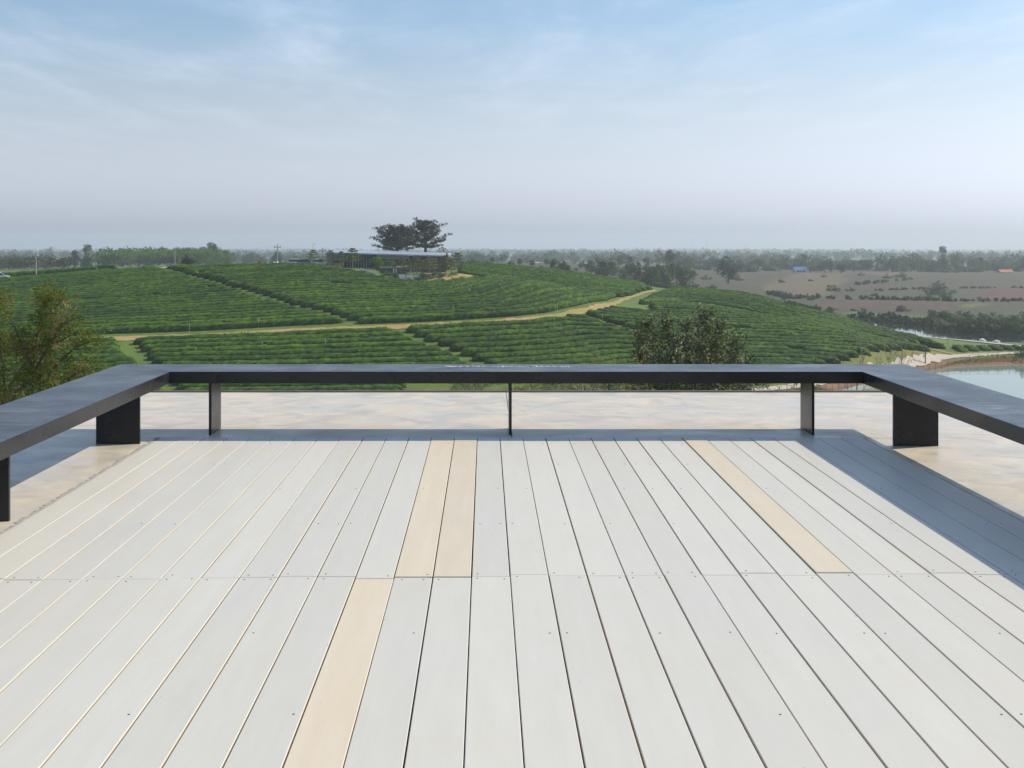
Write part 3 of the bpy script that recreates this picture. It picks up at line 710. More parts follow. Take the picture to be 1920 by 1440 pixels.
def mA(side):
    def f(x, y):
        b = (y > topY(x) + .8) & (y < crest(x)) & (x > -100) & (x < 27)
        g = x - gA(y); wv = gapw(x, y, 4); return b & ((g > wv) if side > 0 else (g < -wv))
    return f
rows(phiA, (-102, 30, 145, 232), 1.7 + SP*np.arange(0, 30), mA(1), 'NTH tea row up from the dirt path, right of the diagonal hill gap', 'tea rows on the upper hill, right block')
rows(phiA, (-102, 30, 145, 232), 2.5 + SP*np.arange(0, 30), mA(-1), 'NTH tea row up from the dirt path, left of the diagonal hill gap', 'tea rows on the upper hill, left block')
# far ridge behind the hill
dline = np.array([hit(1150, 569)[:2], hit(1178, 556)[:2]])
def mD(x, y): return (y > np.where(x < 2, 226, crest(x)) + 4) & (y < 271) & (x > -6) & (y > topY(x) + 1.0) & (x < pt[-1, 0] - .5)
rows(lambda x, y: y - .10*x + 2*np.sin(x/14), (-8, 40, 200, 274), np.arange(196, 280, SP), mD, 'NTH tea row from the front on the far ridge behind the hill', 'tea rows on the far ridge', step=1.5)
# below the path
iext = np.argmin(np.abs(np.array([p[0] for p in path_bot]) - 1040)); tdir = PB[iext+1] - PB[iext-3]; tdir /= np.linalg.norm(tdir); tdir = np.array([1.0, .13])/math.hypot(1, .13)
GB = np.concatenate([PB[:iext+2], [PB[iext+1] + tdir*120]])
guideY = lambda x: np.interp(x, GB[:, 0], GB[:, 1])
ridge = hits([(1182,577),(1240,572),(1300,573),(1370,583),(1440,597),(1500,607),(1560,618),(1620,630),(1680,645),(1750,661)])[:, :2]
ridgeY = lambda x: np.interp(x, ridge[:, 0], ridge[:, 1])
gaps = [hits([(228,641),(250,662),(275,685),(300,712),(325,738)])[::-1], hits([(735,621),(765,632),(800,646),(850,668),(900,690),(945,722)])[::-1], hits([(1080,592),(1125,606),(1185,622),(1240,640),(1290,665),(1320,700)])[::-1]]
gB = [(lambda y, g=g: np.interp(y, g[:, 1], g[:, 0])) for g in gaps]
def phiB(x, y):
    d = polydist(GB, x, y); return np.where(y < guideY(x), d, -d)
pr_in = pond_road
def mB(lo, hi):
    def f(x, y):
        b = (y < np.where(x < ridge[0, 0] + 3, botY(np.minimum(x, PB[-4, 0])) - .6, ridgeY(x) - .8)) & (y > 124) & (x > -100) & (x < ridge[-1, 0] - .5)
        if lo is not None: b &= x - gB[lo](y) > gapw(x, y, 20 + lo)
        if hi is not None: b &= x - gB[hi](y) < -gapw(x, y, 30 + hi)
        b &= polydist(pond_road, x, y) > 2.2
        py_ = np.interp(x, pond_road[:, 0], pond_road[:, 1]); b &= ~((x > pond_road[0, 0]) & (y < py_)) & ~((x > 12) & (y < np.interp(x, [12, 30, 34], [127, 136, 138])))
        b &= polydist(link_road, x, y) > 1.8
        b &= ~((x > -9) & (x < 14) & (y < 141.5))
        return b
    return f
for lo, hi, off, lab in ((None, 0, 1.2, 'NTH tea row below the dirt path, left of the leftmost gap'), (0, 1, 1.9, 'NTH tea row below the dirt path, between the two grassy gaps'),
                         (1, 2, 1.4, 'NTH tea row below the dirt path, left of the leafy bush'), (2, None, 2.1, 'NTH tea row down the lower right slope above the pond road')):
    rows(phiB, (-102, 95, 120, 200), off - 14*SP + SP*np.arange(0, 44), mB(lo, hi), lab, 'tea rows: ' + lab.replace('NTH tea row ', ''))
# behind the right-hand ridge
def phiC(x, y): d = polydist(np.concatenate([ridge, [ridge[-1] + (30, -2)]]), x, y); return np.where(y > ridgeY(x), d, -d)
def mC(x, y):
    lim = np.interp(x, [20, 36, 44, 56, 65, 74, 80], [250, 262, 262, 246, 228, 212, 203])
    pr = np.interp(y, pt[10:, 1], pt[10:, 0]); return (y > ridgeY(x) + 1.1) & (y < lim) & (x > ridge[0, 0]) & (x > pr + 4.2) & (x < 71) & (polydist(link_road, x, y) > 1.6) & (polydist(lake_road, x, y) > 4.5) & ((x < 70) | (y < 196))
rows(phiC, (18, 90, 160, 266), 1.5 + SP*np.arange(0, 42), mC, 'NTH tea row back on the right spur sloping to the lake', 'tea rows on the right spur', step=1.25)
# short rows between pond road and lake road
ang = math.radians(-9)
def mE(x, y):
    a = np.interp(x, pond_road[:, 0], pond_road[:, 1]); b = np.interp(x, lake_road[:, 0], lake_road[:, 1]); return (y > a + 2.6) & (y < np.minimum(b - 8.5, a + 8)) & (x > 72) & (x < 90) & (polydist(link_road, x, y) > 2.2)
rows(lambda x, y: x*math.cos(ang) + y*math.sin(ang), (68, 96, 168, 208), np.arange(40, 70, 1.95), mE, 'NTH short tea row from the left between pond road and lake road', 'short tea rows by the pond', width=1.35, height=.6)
# hedge beyond the crest road on the left
for k, (off, a, b) in enumerate(((0, 20, 215), (2.6, 0, 240))):
    q = hits([(max(a, 1), 524), (90, 516), (150, 512), (b, 507)])[:, :2]; q = np.array([[at(px, 500, 226)[0], 226 + off*1.4] for px in (-20, 60, 130, b - 30)])
    hedge(q, 1.6, 1.15, 'tall unclipped hedge behind the hilltop road at the far left' if k == 0 else 'second hedge row behind the hilltop road at the far left', None)
print('tea rows', tea_count)

# ------------------------------------------------------------------ pavilion on the hill
M['white'] = plain('white_paint', (.72, .71, .68), .6, .08, 2); M['roof'] = plain('metal_roof', (.42, .46, .52), .45, .08, .6, .3)
M['clad'] = plain('dark_cladding', (.035, .038, .05), .6, .2, 1.5); M['grey'] = plain('grey_panel', (.34, .36, .38), .6, .1, 1)
M['glass'] = plain('dark_glass', (.02, .025, .03), .12, .2, 1); M['post'] = plain('weathered_post', (.20, .17, .14), .8, .2, 4)
M['navy'] = plain('navy_wall', (.03, .034, .055), .7, .15, 1)
def fb(px0, px1, py0, py1, Y, depth, name, mat, parent, n=1):
    """box whose front face spans those bounds at distance Y"""
    a, b = at(px0, py1, Y), at(px1, py0, Y); return MB().box(a[0], b[0], Y, Y + depth, a[2], b[2]).build(name, mat, parent)
garden_beds = []
def on_ground_early(px, Y): return float(gz((px - CX)*Y/F, Y))
pav = empty('pavilion', (0, 0, 0), 0, 'low dark glass pavilion with a flat grey metal roof on the tea hill', 'pavilion')
FY = 226.0
def sl(c, th, name, mat):
    top = [np.array(q, float) for q in c]; vs = top + [q - np.array([0, 0, th]) for q in top]
    return MB().add(vs, [(0,1,2,3), (7,6,5,4), (0,4,5,1), (1,5,6,2), (2,6,7,3), (3,7,4,0)]).build(name, mat, pav)
roof = sl((at(611,473,223.5), at(843,479,223.5), at(846,474.0,241), at(622,468.0,241)), .24, 'roof', M['roof'])
for i in range(9):
    f = (i + .5) / 9; a_ = at(611,473,223.5)*(1-f) + at(843,479,223.5)*f; b_ = at(622,468.6,241)*(1-f) + at(846,474.5,241)*f
    MB().tube([a_ + (0, 0, .02), b_ + (0, 0, .02)], .035, 4).build('seam', M['roof'], roof)
o = fb(709,709.8,467,471.5,238,.1,'vent_pipe',M['grey'],roof)
fz = at(650, 502, FY)[2]
MB().box(-31.2, -7.3, 224.4, 243, fz - .3, fz).build('floor_slab', M['grey'], pav)
for px in (624.5, 641, 838): fb(px-1.6, px+1.6, 474, 502, FY-.5, .32, 'post', M['post'], pav)
fb(645, 652, 476, 502, FY+.4, .3, 'wall', M['clad'], pav); fb(612, 700, 473, 502, 241.5, .2, 'back_wall', M['grey'], pav)
for i in range(8):
    x = 652 + i*5.0; p_ = fb(x+.5, x+4.4, 477, 501.5, FY+.6, .05, 'window_pane', M['glass'], pav); fb(x-.25, x+.25, 477, 501.8, FY+.45, .12, 'mullion', M['white'], pav)
fb(692, 706, 477, 502, FY+.5, .3, 'wall', M['clad'], pav); fb(706, 766, 478.5, 485.5, FY-.4, .3, 'fascia_panel', M['grey'], pav)
for i in range(6):
    x = 706 + i*10; fb(x+.5, x+9.5, 485.8, 501.5, FY+.5, .05, 'window_pane', M['glass'], pav); fb(x-.3, x+.4, 485.8, 501.8, FY+.3, .16, 'mullion', M['clad'], pav)
fb(766.5, 836, 480, 501.8, FY+.2, .3, 'cladding_wall', M['clad'], pav)
for x in (772, 785, 800, 812): fb(x, x+6, 486, 499, FY+.12, .06, 'window_pane', M['glass'], pav)
fb(720, 836, 503, 526, 223.2, .3, 'lower_wall', M['clad'], pav)
fb(741, 772, 500.2, 502.6, 213.5, 8, 'canopy', M['grey'], pav)
for x in (738, 743, 770): fb(x-1.1, x+1.1, 503, 522, 212, .22, 'column', M['white'], pav)
fb(756, 801, 518.5, 525, 210.6, .2, 'parapet', M['white'], pav)
a_, b_, c_ = at(702, 503, 215), at(738, 503, 215), at(738, 519, 215); d_ = at(706, 506.5, 215)
MB().add([a_, b_, c_, d_, a_+(0,.4,0), b_+(0,.4,0), c_+(0,.4,0), d_+(0,.4,0)], [(0,3,2,1),(4,5,6,7),(0,1,5,4),(1,2,6,5),(2,3,7,6),(3,0,4,7)]).build('retaining_wall', M['navy'], pav)
q0, q1 = at(676, 503.5, 214), at(706, 514.5, 209)
MB().tube([q0, (q0+q1)/2, q1], .13, 4).build('ramp_kerb', M['white'], pav)
for i in range(7): fb(713+i*4.0, 714.2+i*4.0, 498.5, 503, 217.5, .08, 'baluster', M['white'], pav)
gw = empty('garden_wall', (0, 0, 0), 0, 'low white garden wall in front of the pavilion columns', 'wall')
for px0, px1 in ((748, 760), (762, 774), (776, 787)):
    a_ = on_ground_early((px0+px1)/2, 206.5); x0_, x1_ = (px0-CX)*206.5/F, (px1-CX)*206.5/F; MB().box(x0_, x1_, 206.5, 206.75, a_ - .3, a_ + .75).build('panel', M['white'], gw)
for i, (px, Y, hh, k_) in enumerate(((728,209,1.5,'leaf_bright'), (742,207,1.3,'leaf_far'), (756,208.5,1.6,'leaf_olive'), (768,204.5,1.0,'leaf_bright'), (798,209,1.8,'leaf_far'), (808,206,1.1,'leaf_bright'), (832,208,1.5,'leaf_olive'), (842,206.5,1.2,'leaf_far'), (850,210,1.6,'leaf_bright'), (716,212,1.1,'leaf_far'))):
    garden_beds.append((px, Y, hh, k_))
# mound of dry grass in front of the pavilion
def mound(pix, Yc, name):
    q = hits(pix)[:, :2]; c = q.mean(0); vs = [(c[0], c[1], gz(*c) + .45)]; n = 28; ang = np.linspace(0, 2*math.pi, n, endpoint=False)
    rx, ry = (q[:, 0].max()-q[:, 0].min())/2, max(4.5, (q[:, 1].max()-q[:, 1].min())/2)
    for f, hh in ((.35, .42), (.7, .25), (1, -.03)):
        for a in ang: x, y = c[0] + rx*f*math.cos(a)*(1+.08*math.sin(3*a)), c[1] + ry*f*math.sin(a); vs.append((x, y, gz(x, y) + hh))
    fs = [(0, 1+i, 1+(i+1) % n) for i in range(n)] + [(1+k*n+i, 1+(k+1)*n+i, 1+(k+1)*n+(i+1) % n, 1+k*n+(i+1) % n) for k in range(2) for i in range(n)]
    o = MB().add(vs, fs).build(name, M['path'], smooth=True); o['kind'] = 'structure'
mound([(785,527),(900,519),(840,532),(850,517)], 203, 'grass_mound')

# ------------------------------------------------------------------ garden and hilltop trees
def on_ground(px, Y): x = (px - CX)*Y/F; return np.array([x, Y, float(gz(x, Y))])
def h_to(px, top_py, Y): b = on_ground(px, Y); return b, at(px, top_py, Y)[2] - b[2]
tiers = [(587,469,236,.62,'beside the lamp pole left of the pavilion'), (620,470,221.5,.55,'at the left end of the pavilion roof'), (661,466,219,.62,'in front of the pavilion glass wall'),
         (752,484,211,.6,'above the white garden columns'), (781,479.5,214,.6,'with its top against the pavilion roof'), (776,494,208.5,.75,'low over the parapet'), (805,482,211,.62,'between the two round bushes'),
         (836,479,213,.6,'at the right end of the pavilion'), (846,486,212,.55,'just past the right end of the pavilion'), (858,474.5,214.5,.55,'standing rightmost in the garden'), (765,490,213,.7,'close behind the white columns'), (793,489,213.5,.7,'behind the left round bush'), (815,484,215,.65,'behind the broad round bush'), (826,487,213,.65,'before the right end of the pavilion wall'), (640,472,222.5,.6,'over the yellow green car')]
for px, top, Y, wd, where in tiers:
    b, h = h_to(px, top, Y); tree('umbrella_tree', 'tiered', 'leaf_garden', b, h, 'small tiered umbrella tree ' + where, group='tiered garden trees', wide=wd*1.8, n=3, bark='bark_pale', seed=300)
for px, top, Y, wd, lab in ((708,477.5,221,.75,'bright green leafy tree in front of the pavilion'), (731,485,219,.6,'small bright green tree right of the larger bright green one')):
    b, h = h_to(px, top, Y); tree('garden_tree', 'round', 'leaf_bright', b, h, lab, wide=wd*1.9, n=2, seed=330)
for px, top, Y, wpx, lab in ((789,507,204,20,'round clipped bush at the left of the dry mound'), (820,504,207,24,'broad round bush behind the dry mound')):
    b, h = h_to(px, top, Y); tree('round_bush', 'bushy', 'leaf_far', b, h*1.1, lab, 'bush', wide=(wpx*Y/F)/(h*1.1)/1.1, n=2, seed=340)
for px, top, Y, s_ in ((868,514,205,1.2), (885,515,207,1.0), (900,516,208,1.1), (913,519,208,.9)):
    b, h = h_to(px, top, Y); tree('flower_shrub', 'bushy', 'leaf_bright' if s_ > 1 else 'leaf_olive', b, max(h, .5), {868:'green shrub on the left of the grassy mound edge',885:'olive shrub on the grassy mound edge',900:'green shrub at the right of the grassy mound edge',913:'olive shrub rightmost on the mound edge'}[px], 'shrub', wide=1.5, n=2, seed=345)
for i, (px, Y, hh, k_) in enumerate(sorted(garden_beds)):
    tree('garden_shrub', 'bushy', k_, on_ground(px, Y), hh, ORD[i] + ' low garden shrub from the left in front of the pavilion', 'shrub', 'garden shrubs before the pavilion', wide=1.1, n=2, seed=345)
b, h = h_to(352, 478.5, 218); tree('round_tree', 'round', 'leaf_big', b, h, 'lone dark round tree on the hilltop skyline', wide=1.25, n=1, seed=350)

def spreading(name, loc, h, wdt, seed, lab, dens):
    """tall tree with long level limbs that turn up at the tips"""
    rg = np.random.default_rng(seed); r = empty(name, loc, 0, lab, 'tree'); tr = MB(); C = []
    tr.tube([(0, 0, -.5), (.1, 0, h*.3), (-.1, .1, h*.62), (.2, 0, h*.9)], [.42, .32, .2, .05], 7)
    nt = 8
    for i in range(nt*5):
        f = (i//5 + .5)/nt; z = h*(.33 + .55*f) + rg.normal(0, .12); a = i*1.257 + (i//5)*.7 + rg.uniform(-.3, .3); L = wdt*(.62 + .5*math.sin(math.pi*min(1, .3 + f*.62)))*rg.uniform(.55, 1.12)*(1.05 - .4*f)
        d = np.array([math.cos(a), math.sin(a)]); pts = []
        for q in np.linspace(0, 1, 6): pts.append(np.array([d[0]*L*q, d[1]*L*q, z + L*(.05*q + .34*q*q*(.35 + .8*f)) + rg.normal(0, .05)]))
        tr.tube(pts, [.10, .085, .065, .05, .03, .015], 4, cap=False)
        for q in np.linspace(.35, 1.04, 10):
            p = pts[5] if q >= 1 else pts[int(q*5)]*(1-(q*5) % 1) + pts[int(q*5)+1]*((q*5) % 1)
            for _ in range(2):
                if rg.random() < dens: C.append(p + rg.normal(0, .34, 3)*np.array([1, 1, .2]) + (0, 0, .1))
    C = np.array(C); Q, tn = clumps(rg, C, rg.uniform(.25, .6, len(C)), 18, .26, .5)
    tr.build('trunk', M['bark'], r); obj('crown', qmesh('crown', Q, M['leaf_big'], tn), r); return r
b, h = h_to(745, 421, 256); spreading('spreading_tree', b, h*1.0, 5.3, 21, 'dark dense spreading tree behind the pavilion, the left of two', 1.0)
b, h = h_to(797, 413, 262); spreading('spreading_tree', b, h*1.05, 5.2, 22, 'taller sparser spreading tree behind the pavilion, the right of two', .78)

# ------------------------------------------------------------------ poles, road on the crest, cars
M['pole'] = plain('concrete_pole', (.40, .38, .36), .85, .1, 1); M['tyre'] = plain('tyre', (.02, .02, .02), .8, .1, 3); M['sign_red'] = plain('red_board', (.5, .06, .04), .6, .1, 2); M['sign_yel'] = plain('yellow_board', (.7, .5, .08), .6, .1, 2)
def pole(px, top, Y, lab, arm=True, r=.12):
    b, h = h_to(px, top, Y); e = empty('utility_pole', b, 0, lab, 'pole'); MB().tube([(0, 0, -.4), (0, 0, h)], [r, r*.7], 8).build('shaft', M['pole'], e)
    if arm:
        MB().box(-.7, .7, -.06, .06, h-.55, h-.43).build('crossarm', M['post'], e)
        for x in (-.6, 0, .6): MB().lathe([(.05, 0), (.07, .08), (.04, .2)], 6, (x, 0, h-.43 if x else h)).build('insulator', M['clad'], e)
    else: MB().tube([(0, 0, h), (.5, 0, h+.12)], [.05, .04], 5).build('lamp_arm', M['grey'], e)
pole(68, 482, 222, 'concrete pole at far left standing on the hilltop road'); pole(328, 467, 236, 'slim pole just left of the lone round tree', False, .09)
pole(520, 459, 238, 'tall pole on the skyline between round tree and pavilion'); pole(605, 466, 240, 'dark pole close to the left end of the pavilion'); pole(587, 458, 246, 'thin mast rising behind the leftmost tiered tree', False, .06)
ribbon('gravel_road', [(-125, 221.2), (-80, 221.4), (-62, 222.5), (-45, 226)], [(-125, 217.6), (-80, 217.8), (-62, 218.6), (-45, 221.5)], M['road'], .08)
for i, px in enumerate((22, 34, 46, 57, 74, 92)):
    b = on_ground(px, 216.6); MB().add([(-.5,-.2,-.1),(.5,-.2,-.1),(.5,.2,-.1),(-.5,.2,-.1),(-.42,-.15,.22),(.45,-.16,.18),(.4,.15,.24),(-.4,.14,.2)], [(0,3,2,1),(4,5,6,7),(0,1,5,4),(1,2,6,5),(2,3,7,6),(3,0,4,7)]).build('kerb_stone', M['white'], None, loc=b)
    tag(bpy.data.objects[-1] if False else COL.objects[-1], ORD[i] + ' pale kerb stone from the left edge along the hilltop road', 'stone', 'pale stones along the hilltop road')
def car(loc, rz, col_, lab):
    e = empty('parked_car', loc, rz, lab, 'car', 'cars on the hilltop'); mt = plain('car_paint', col_, .3, .03, 1)
    def loft(secs, mat, name):
        vs, fs = [], []
        for x, w_, z0, z1 in secs: vs += [(x, -w_, z0), (x, w_, z0), (x, w_*.96, z1), (x, -w_*.96, z1)]
        n = len(secs)
        for i in range(n-1):
            for k in range(4): fs.append((4*i+k, 4*i+(k+1) % 4, 4*i+4+(k+1) % 4, 4*i+4+k))
        fs += [(3, 2, 1, 0), (4*n-4, 4*n-3, 4*n-2, 4*n-1)]; return MB().add(vs, fs).build(name, mat, e)
    loft([(-2.1, .7, .35, .7), (-1.9, .84, .22, .9), (-.9, .86, .2, .95), (.9, .86, .2, .92), (1.9, .82, .22, .78), (2.15, .66, .35, .6)], mt, 'body')
    vs = [(-1.75,-.72,.93),(1.15,-.72,.91),(1.15,.72,.91),(-1.75,.72,.93),(-1.25,-.58,1.42),(.35,-.58,1.45),(.35,.58,1.45),(-1.25,.58,1.42)]
    MB().add(vs, [(0,1,5,4),(1,2,6,5),(2,3,7,6),(3,0,4,7)]).build('windows', M['glass'], e)
    MB().add([(-1.3,-.6,1.42),(.4,-.6,1.45),(.4,.6,1.45),(-1.3,.6,1.42),(-1.2,-.5,1.5),(.25,-.5,1.52),(.25,.5,1.52),(-1.2,.5,1.5)], [(4,5,6,7),(0,1,5,4),(1,2,6,5),(2,3,7,6),(3,0,4,7),(3,2,1,0)]).build('roof', mt, e)
    for x in (-1.35, 1.35):
        for y in (-.86, .7):
            MB().tube([(x, y, .33), (x, y+.16, .33)], .33, 12).build('wheel', M['tyre'], e)
    for y in (-.55, .55): MB().box(2.0, 2.12, y-.15, y+.15, .55, .7).build('headlight', M['white'], e)
car(on_ground(-3, 219.6), .05, (.62, .66, .75), 'white car on the hilltop road at the left edge')
car(on_ground(556, 243), .1, (.65, .66, .68), 'white car on the hilltop left of the leftmost tiered tree'); car(on_ground(575, 240), -.05, (.18, .24, .34), 'blue grey car parked behind the leftmost tiered tree')
car(on_ground(600, 243), .15, (.68, .68, .7), 'white car parked next to the dark pole')
car(np.array([at(636,500,231)[0], 231, fz + .01]), 1.4, (.55, .58, .04), 'yellow green car under the left end of the pavilion roof')
e = empty('sign_stand', on_ground(483, 222), 0, 'small yellow and red board on the hilltop skyline', 'sign')
for x, k in ((-.32, 'sign_yel'), (.32, 'sign_red')): MB().box(x-.27, x+.27, -.05, .05, .35, 1.0).build('board', M[k], e)
for x in (-.5, .5): MB().box(x-.03, x+.03, .06, .12, -.1, 1.0).build('leg', M['post'], e)
for i, (px, hh) in enumerate(((502, .7), (515, .9), (520, 1.0))):
    b = on_ground(px, 221 + i); tag(MB().lathe([(.28, -.1), (.3, .1), (.26, hh*.8), (.12, hh)], 9).build('marker_block', M['white'], None, loc=b), ['leftmost of the small white marker blocks by the tall pole', 'middle small white marker block left of the tall pole', 'white marker block at the foot of the tall pole'][i], 'marker', 'white marker blocks')

# ------------------------------------------------------------------ woods and trees on the plain
def wood(name, pts, hs, mat, per, size, label, cat):
    """one mass of crowns (stuff): pts (n,3) ground points, hs heights"""
    rg = np.random.default_rng(len(pts)); K_ = 7; Cs, Rs, Ts = [], [], []
    for (x, y, z), h in zip(pts, hs):
        w_ = h*rg.uniform(.26, .4); d = rg.normal(size=(K_, 3)); d /= np.linalg.norm(d, axis=1)[:, None]; d *= rg.uniform(.3, 1, K_)[:, None]
        Cs.append(np.array([x, y, z + h*.6]) + d*np.array([w_, w_, h*.32])); Rs.append(np.full(K_, h*.17)); Ts.append(np.full(K_, rg.uniform(0, .4)))
    Q, tn = clumps(rg, np.concatenate(Cs), np.concatenate(Rs), per, size, .9); tn = np.clip(tn*.6 + np.repeat(np.concatenate(Ts), per), 0, .84)
    if np.ndim(size) == 0: pass
    o = obj(name, qmesh(name, Q, M[mat], tn)); tag(o, label, cat, kind='stuff'); return o
def gpts(pxs, Ys): xs = (pxs - CX)*Ys/F; return np.stack([xs, Ys, gz(xs, Ys)], 1)
n_ = 270; Ys = rng.uniform(465, 540, n_); pxs = rng.uniform(185, 428, n_); pp = gpts(pxs, Ys)
topy = np.interp(pxs, [185, 300, 400, 430], [466, 463, 462, 471]); hs = np.clip(H - (topy - CY)*Ys/F - pp[:, 2], 6, 12)*rng.uniform(.9, 1.02, n_)
wood('plantation_wood', pp, hs, 'leaf_wood', 22, .8, 'even green plantation wood behind the hill on the left', 'wood')
n_ = 80; Ys = rng.uniform(400, 520, n_); pxs = rng.uniform(-40, 130, n_); pp = gpts(pxs, Ys); hs = np.clip(H - (rng.uniform(479, 486, n_) - CY)*Ys/F - pp[:, 2], 3.5, 9)
wood('scrub_wood', pp, hs, 'leaf_olive', 14, .8, 'low grey brown scrub wood at the far left behind the hill', 'wood')
def plain_wood(name, lo, hi, n, hmin, hmax, per, size, mat, px0=-60, px1=1990):
    Ys = np.sqrt(rng.uniform(lo**2, hi**2, n)); pxs = rng.uniform(px0, px1, n); cl = vnoise(pxs*.02*1.0 + 7, Ys/120.0, 41); k = cl > .36; pp = gpts(pxs[k], Ys[k])
    hs = rng.uniform(hmin, hmax, k.sum())*(.8 + .5*cl[k]); return wood(name, pp, hs, mat, per, size, {'near_woodland': 'nearest belt of hazy woodland across the plain', 'mid_woodland': 'middle belt of blue hazy woodland on the plain', 'far_woodland': 'farthest faint woodland along the horizon'}[name], 'wood')
plain_wood('near_woodland', 720, 1250, 900, 5, 11, 14, 1.5, 'leaf_far'); plain_wood('mid_woodland', 1250, 2600, 1700, 7, 13, 10, 2.6, 'leaf_far'); plain_wood('far_woodland', 2600, 5600, 3000, 8, 14, 5, 6.0, 'leaf_far')
# trees that stand out
for px, top, Y, kind, mat, wd, lab in (
    (140,468,468,'round','leaf_far',.8,'broad dark tree at the left end of the plantation wood'), (161,462,470,'tall','leaf_far',1.9,'tall tree rising above the left end of the plantation wood'),
    (400,457,500,'open','leaf_far',.9,'open crowned tree rising above the right end of the plantation wood'), (425,469,500,'round','leaf_olive',.9,'pale olive tree ending the plantation wood on the right'),
    (480,487,420,'round','leaf_olive',1.0,'hazy low tree right of the plantation wood'), (520,472,560,'round','leaf_far',1.1,'hazy broad tree behind the tall skyline pole'), (553,478,560,'round','leaf_far',1.0,'hazy tree left of the pavilion garden'),
    (988,487,520,'tall','leaf_far',1.4,'narrow tree just over the far ridge, leftmost of its line'), (1022,485,540,'round','leaf_far',.8,'round tree second in the line over the far ridge'), (1062,494,500,'tall','leaf_far',1.5,'short dark conical tree over the far ridge'),
    (1080,500,490,'round','leaf_bright',.8,'small pale green tree over the far ridge'), (1094,486,560,'round','leaf_far',.8,'rounded dark tree over the far ridge beside the pale green one'), (1121,486,500,'tall','leaf_far',1.6,'tall dark tree before the blue roof, left side'),
    (1145,484,560,'tall','leaf_far',1.9,'leafy column tree behind the blue roof, left'), (1163,480,560,'round','leaf_far',.75,'highest leafy tree right behind the blue roof'), (1181,480,550,'tall','leaf_far',2.0,'column tree right behind the blue roof, right'),
    (1198,491,480,'tall','leaf_far',1.5,'dark column tree directly right of the blue roof'), (1212,480,560,'round','leaf_far',.85,'pale crowned tree right of the blue roof'), (1257,472,540,'open','leaf_olive',1.1,'big open crowned tree over the dirt path end'),
    (1225,505,430,'round','leaf_olive',1.1,'olive grey tree behind the end of the dirt path'), (1250,508,420,'bushy','leaf_far',.8,'dark bushy tree beyond the end of the dirt path'), (1290,480,640,'round','leaf_far',.9,'round tree between open tree and temple roof'),
    (1365,482.5,450,'round','leaf_big',1.3,'dense dark round tree alone on the brown field edge'), (1577,492,560,'round','leaf_big',1.35,'small round dark tree at the top of the tan field'), (1770,465,640,'tall','leaf_far',1.7,'tall dark pointed tree above the right treeline'),
    (1793,482,660,'tall','leaf_far',2.0,'shorter tree right next to the tall pointed tree'), (1840,482,640,'tall','leaf_far',1.2,'slender tree between the pointed tree and orange roof'), (1510,476,720,'tall','leaf_far',1.8,'upright tree behind the small blue roof on the right')):
    b, h = h_to(px, top, Y); tree('far_tree', kind, mat, b, h/ (.97 if kind != 'tall' else 1.0), lab, wide=wd*.85, n=3, seed=400)
rp = random.Random(23)
for i in range(80):
    px = 1275 + i*8.3 + rp.uniform(-5, 5); Y = rp.uniform(605, 740); b, h = h_to(px, rp.uniform(480, 496), Y)
    tree('treeline_tree', ('bushy', 'bushy', 'round', 'round', 'tall')[i % 5], 'leaf_far' if rp.random() < .85 else 'leaf_olive', b, min(max(h, 4.5), 12)*(1.15 if i % 5 < 2 else 1), 'hazy tree in the long treeline above the brown fields', group='treeline above the brown fields', wide=rp.uniform(1.0, 1.6), n=3, seed=400)
for i in range(40):
    px = 855 + i*11 + rp.uniform(-6, 6); Y = rp.uniform(330, 470); b, h = h_to(px, rp.uniform(486, 500), Y)
    tree('valley_tree', ('bushy', 'round', 'open', 'round')[i % 4], 'leaf_far' if rp.random() < .7 else 'leaf_olive', b, min(max(h, 3.0), 9), ORD[i] + ' hazy tree from the left in the valley beyond the far tea ridge', group='valley trees beyond the far ridge', wide=rp.uniform(.8, 1.2), n=3, seed=400)
# shrubs and hedge lines on the brown fields
for i, (px, py, hpx) in enumerate(sorted(((1325,524,9),(1300,538,10),(1280,540,12),(1335,541,10),(1375,524,8),(1385,526,7),(1562,546,13),(1594,546,9),(1465,530,8),(1663,522,9),(1690,520,10),(1760,552,26),(1775,560,14),(1745,562,14),(1760,535,9),(1640,555,8),(1485,560,9),(1470,562,7),(1520,563,7),(1690,584,14),(1560,581,7),(1600,583,6),(1620,584,7),(1545,520,6),(1520,527,5),(1615,517,7)))):
    b = hit(px, py); Y = b[1]; tree('field_shrub', 'bushy', 'leaf_far' if i % 3 else 'leaf_olive', b, hpx*Y/F*1.3, ORD[i] + ' dark shrub from the left on the brown fields across the lake', 'shrub', 'shrubs on the brown fields', wide=rp.uniform(.9, 1.6), n=3, seed=340)
def belt(name, pix, n, hmin, hmax, lab, mat='leaf_far'):
    q = hits(pix)[:, :2]; s = np.concatenate([[0], np.cumsum(np.hypot(*np.diff(q, axis=0).T))]); u = rng.uniform(0, s[-1], n); x = np.interp(u, s, q[:, 0]) + rng.normal(0, .8, n); y = np.interp(u, s, q[:, 1]) + rng.normal(0, 1.5, n)
    wood(name, np.stack([x, y, gz(x, y) - .3], 1), rng.uniform(hmin, hmax, n), mat, 12, .45, lab, 'hedgerow')
belt('field_hedgerow', [(1445,553),(1480,560),(1540,560)], 40, .9, 2.2, 'dark overgrown edge below the tan field')
belt('field_hedgerow', [(1540,560),(1640,562),(1700,563),(1800,565),(1925,565)], 90, .6, 1.6, 'thin dark hedgerow line across the brown fields')
belt('field_hedgerow', [(1595,535),(1650,530),(1700,525),(1715,524)], 40, .7, 1.8, 'short dark hedgerow line right of the tan field')
belt('field_hedgerow', [(1640,545),(1760,541),(1925,540)], 60, .4, 1.0, 'faint hedgerow line on the upper right field')
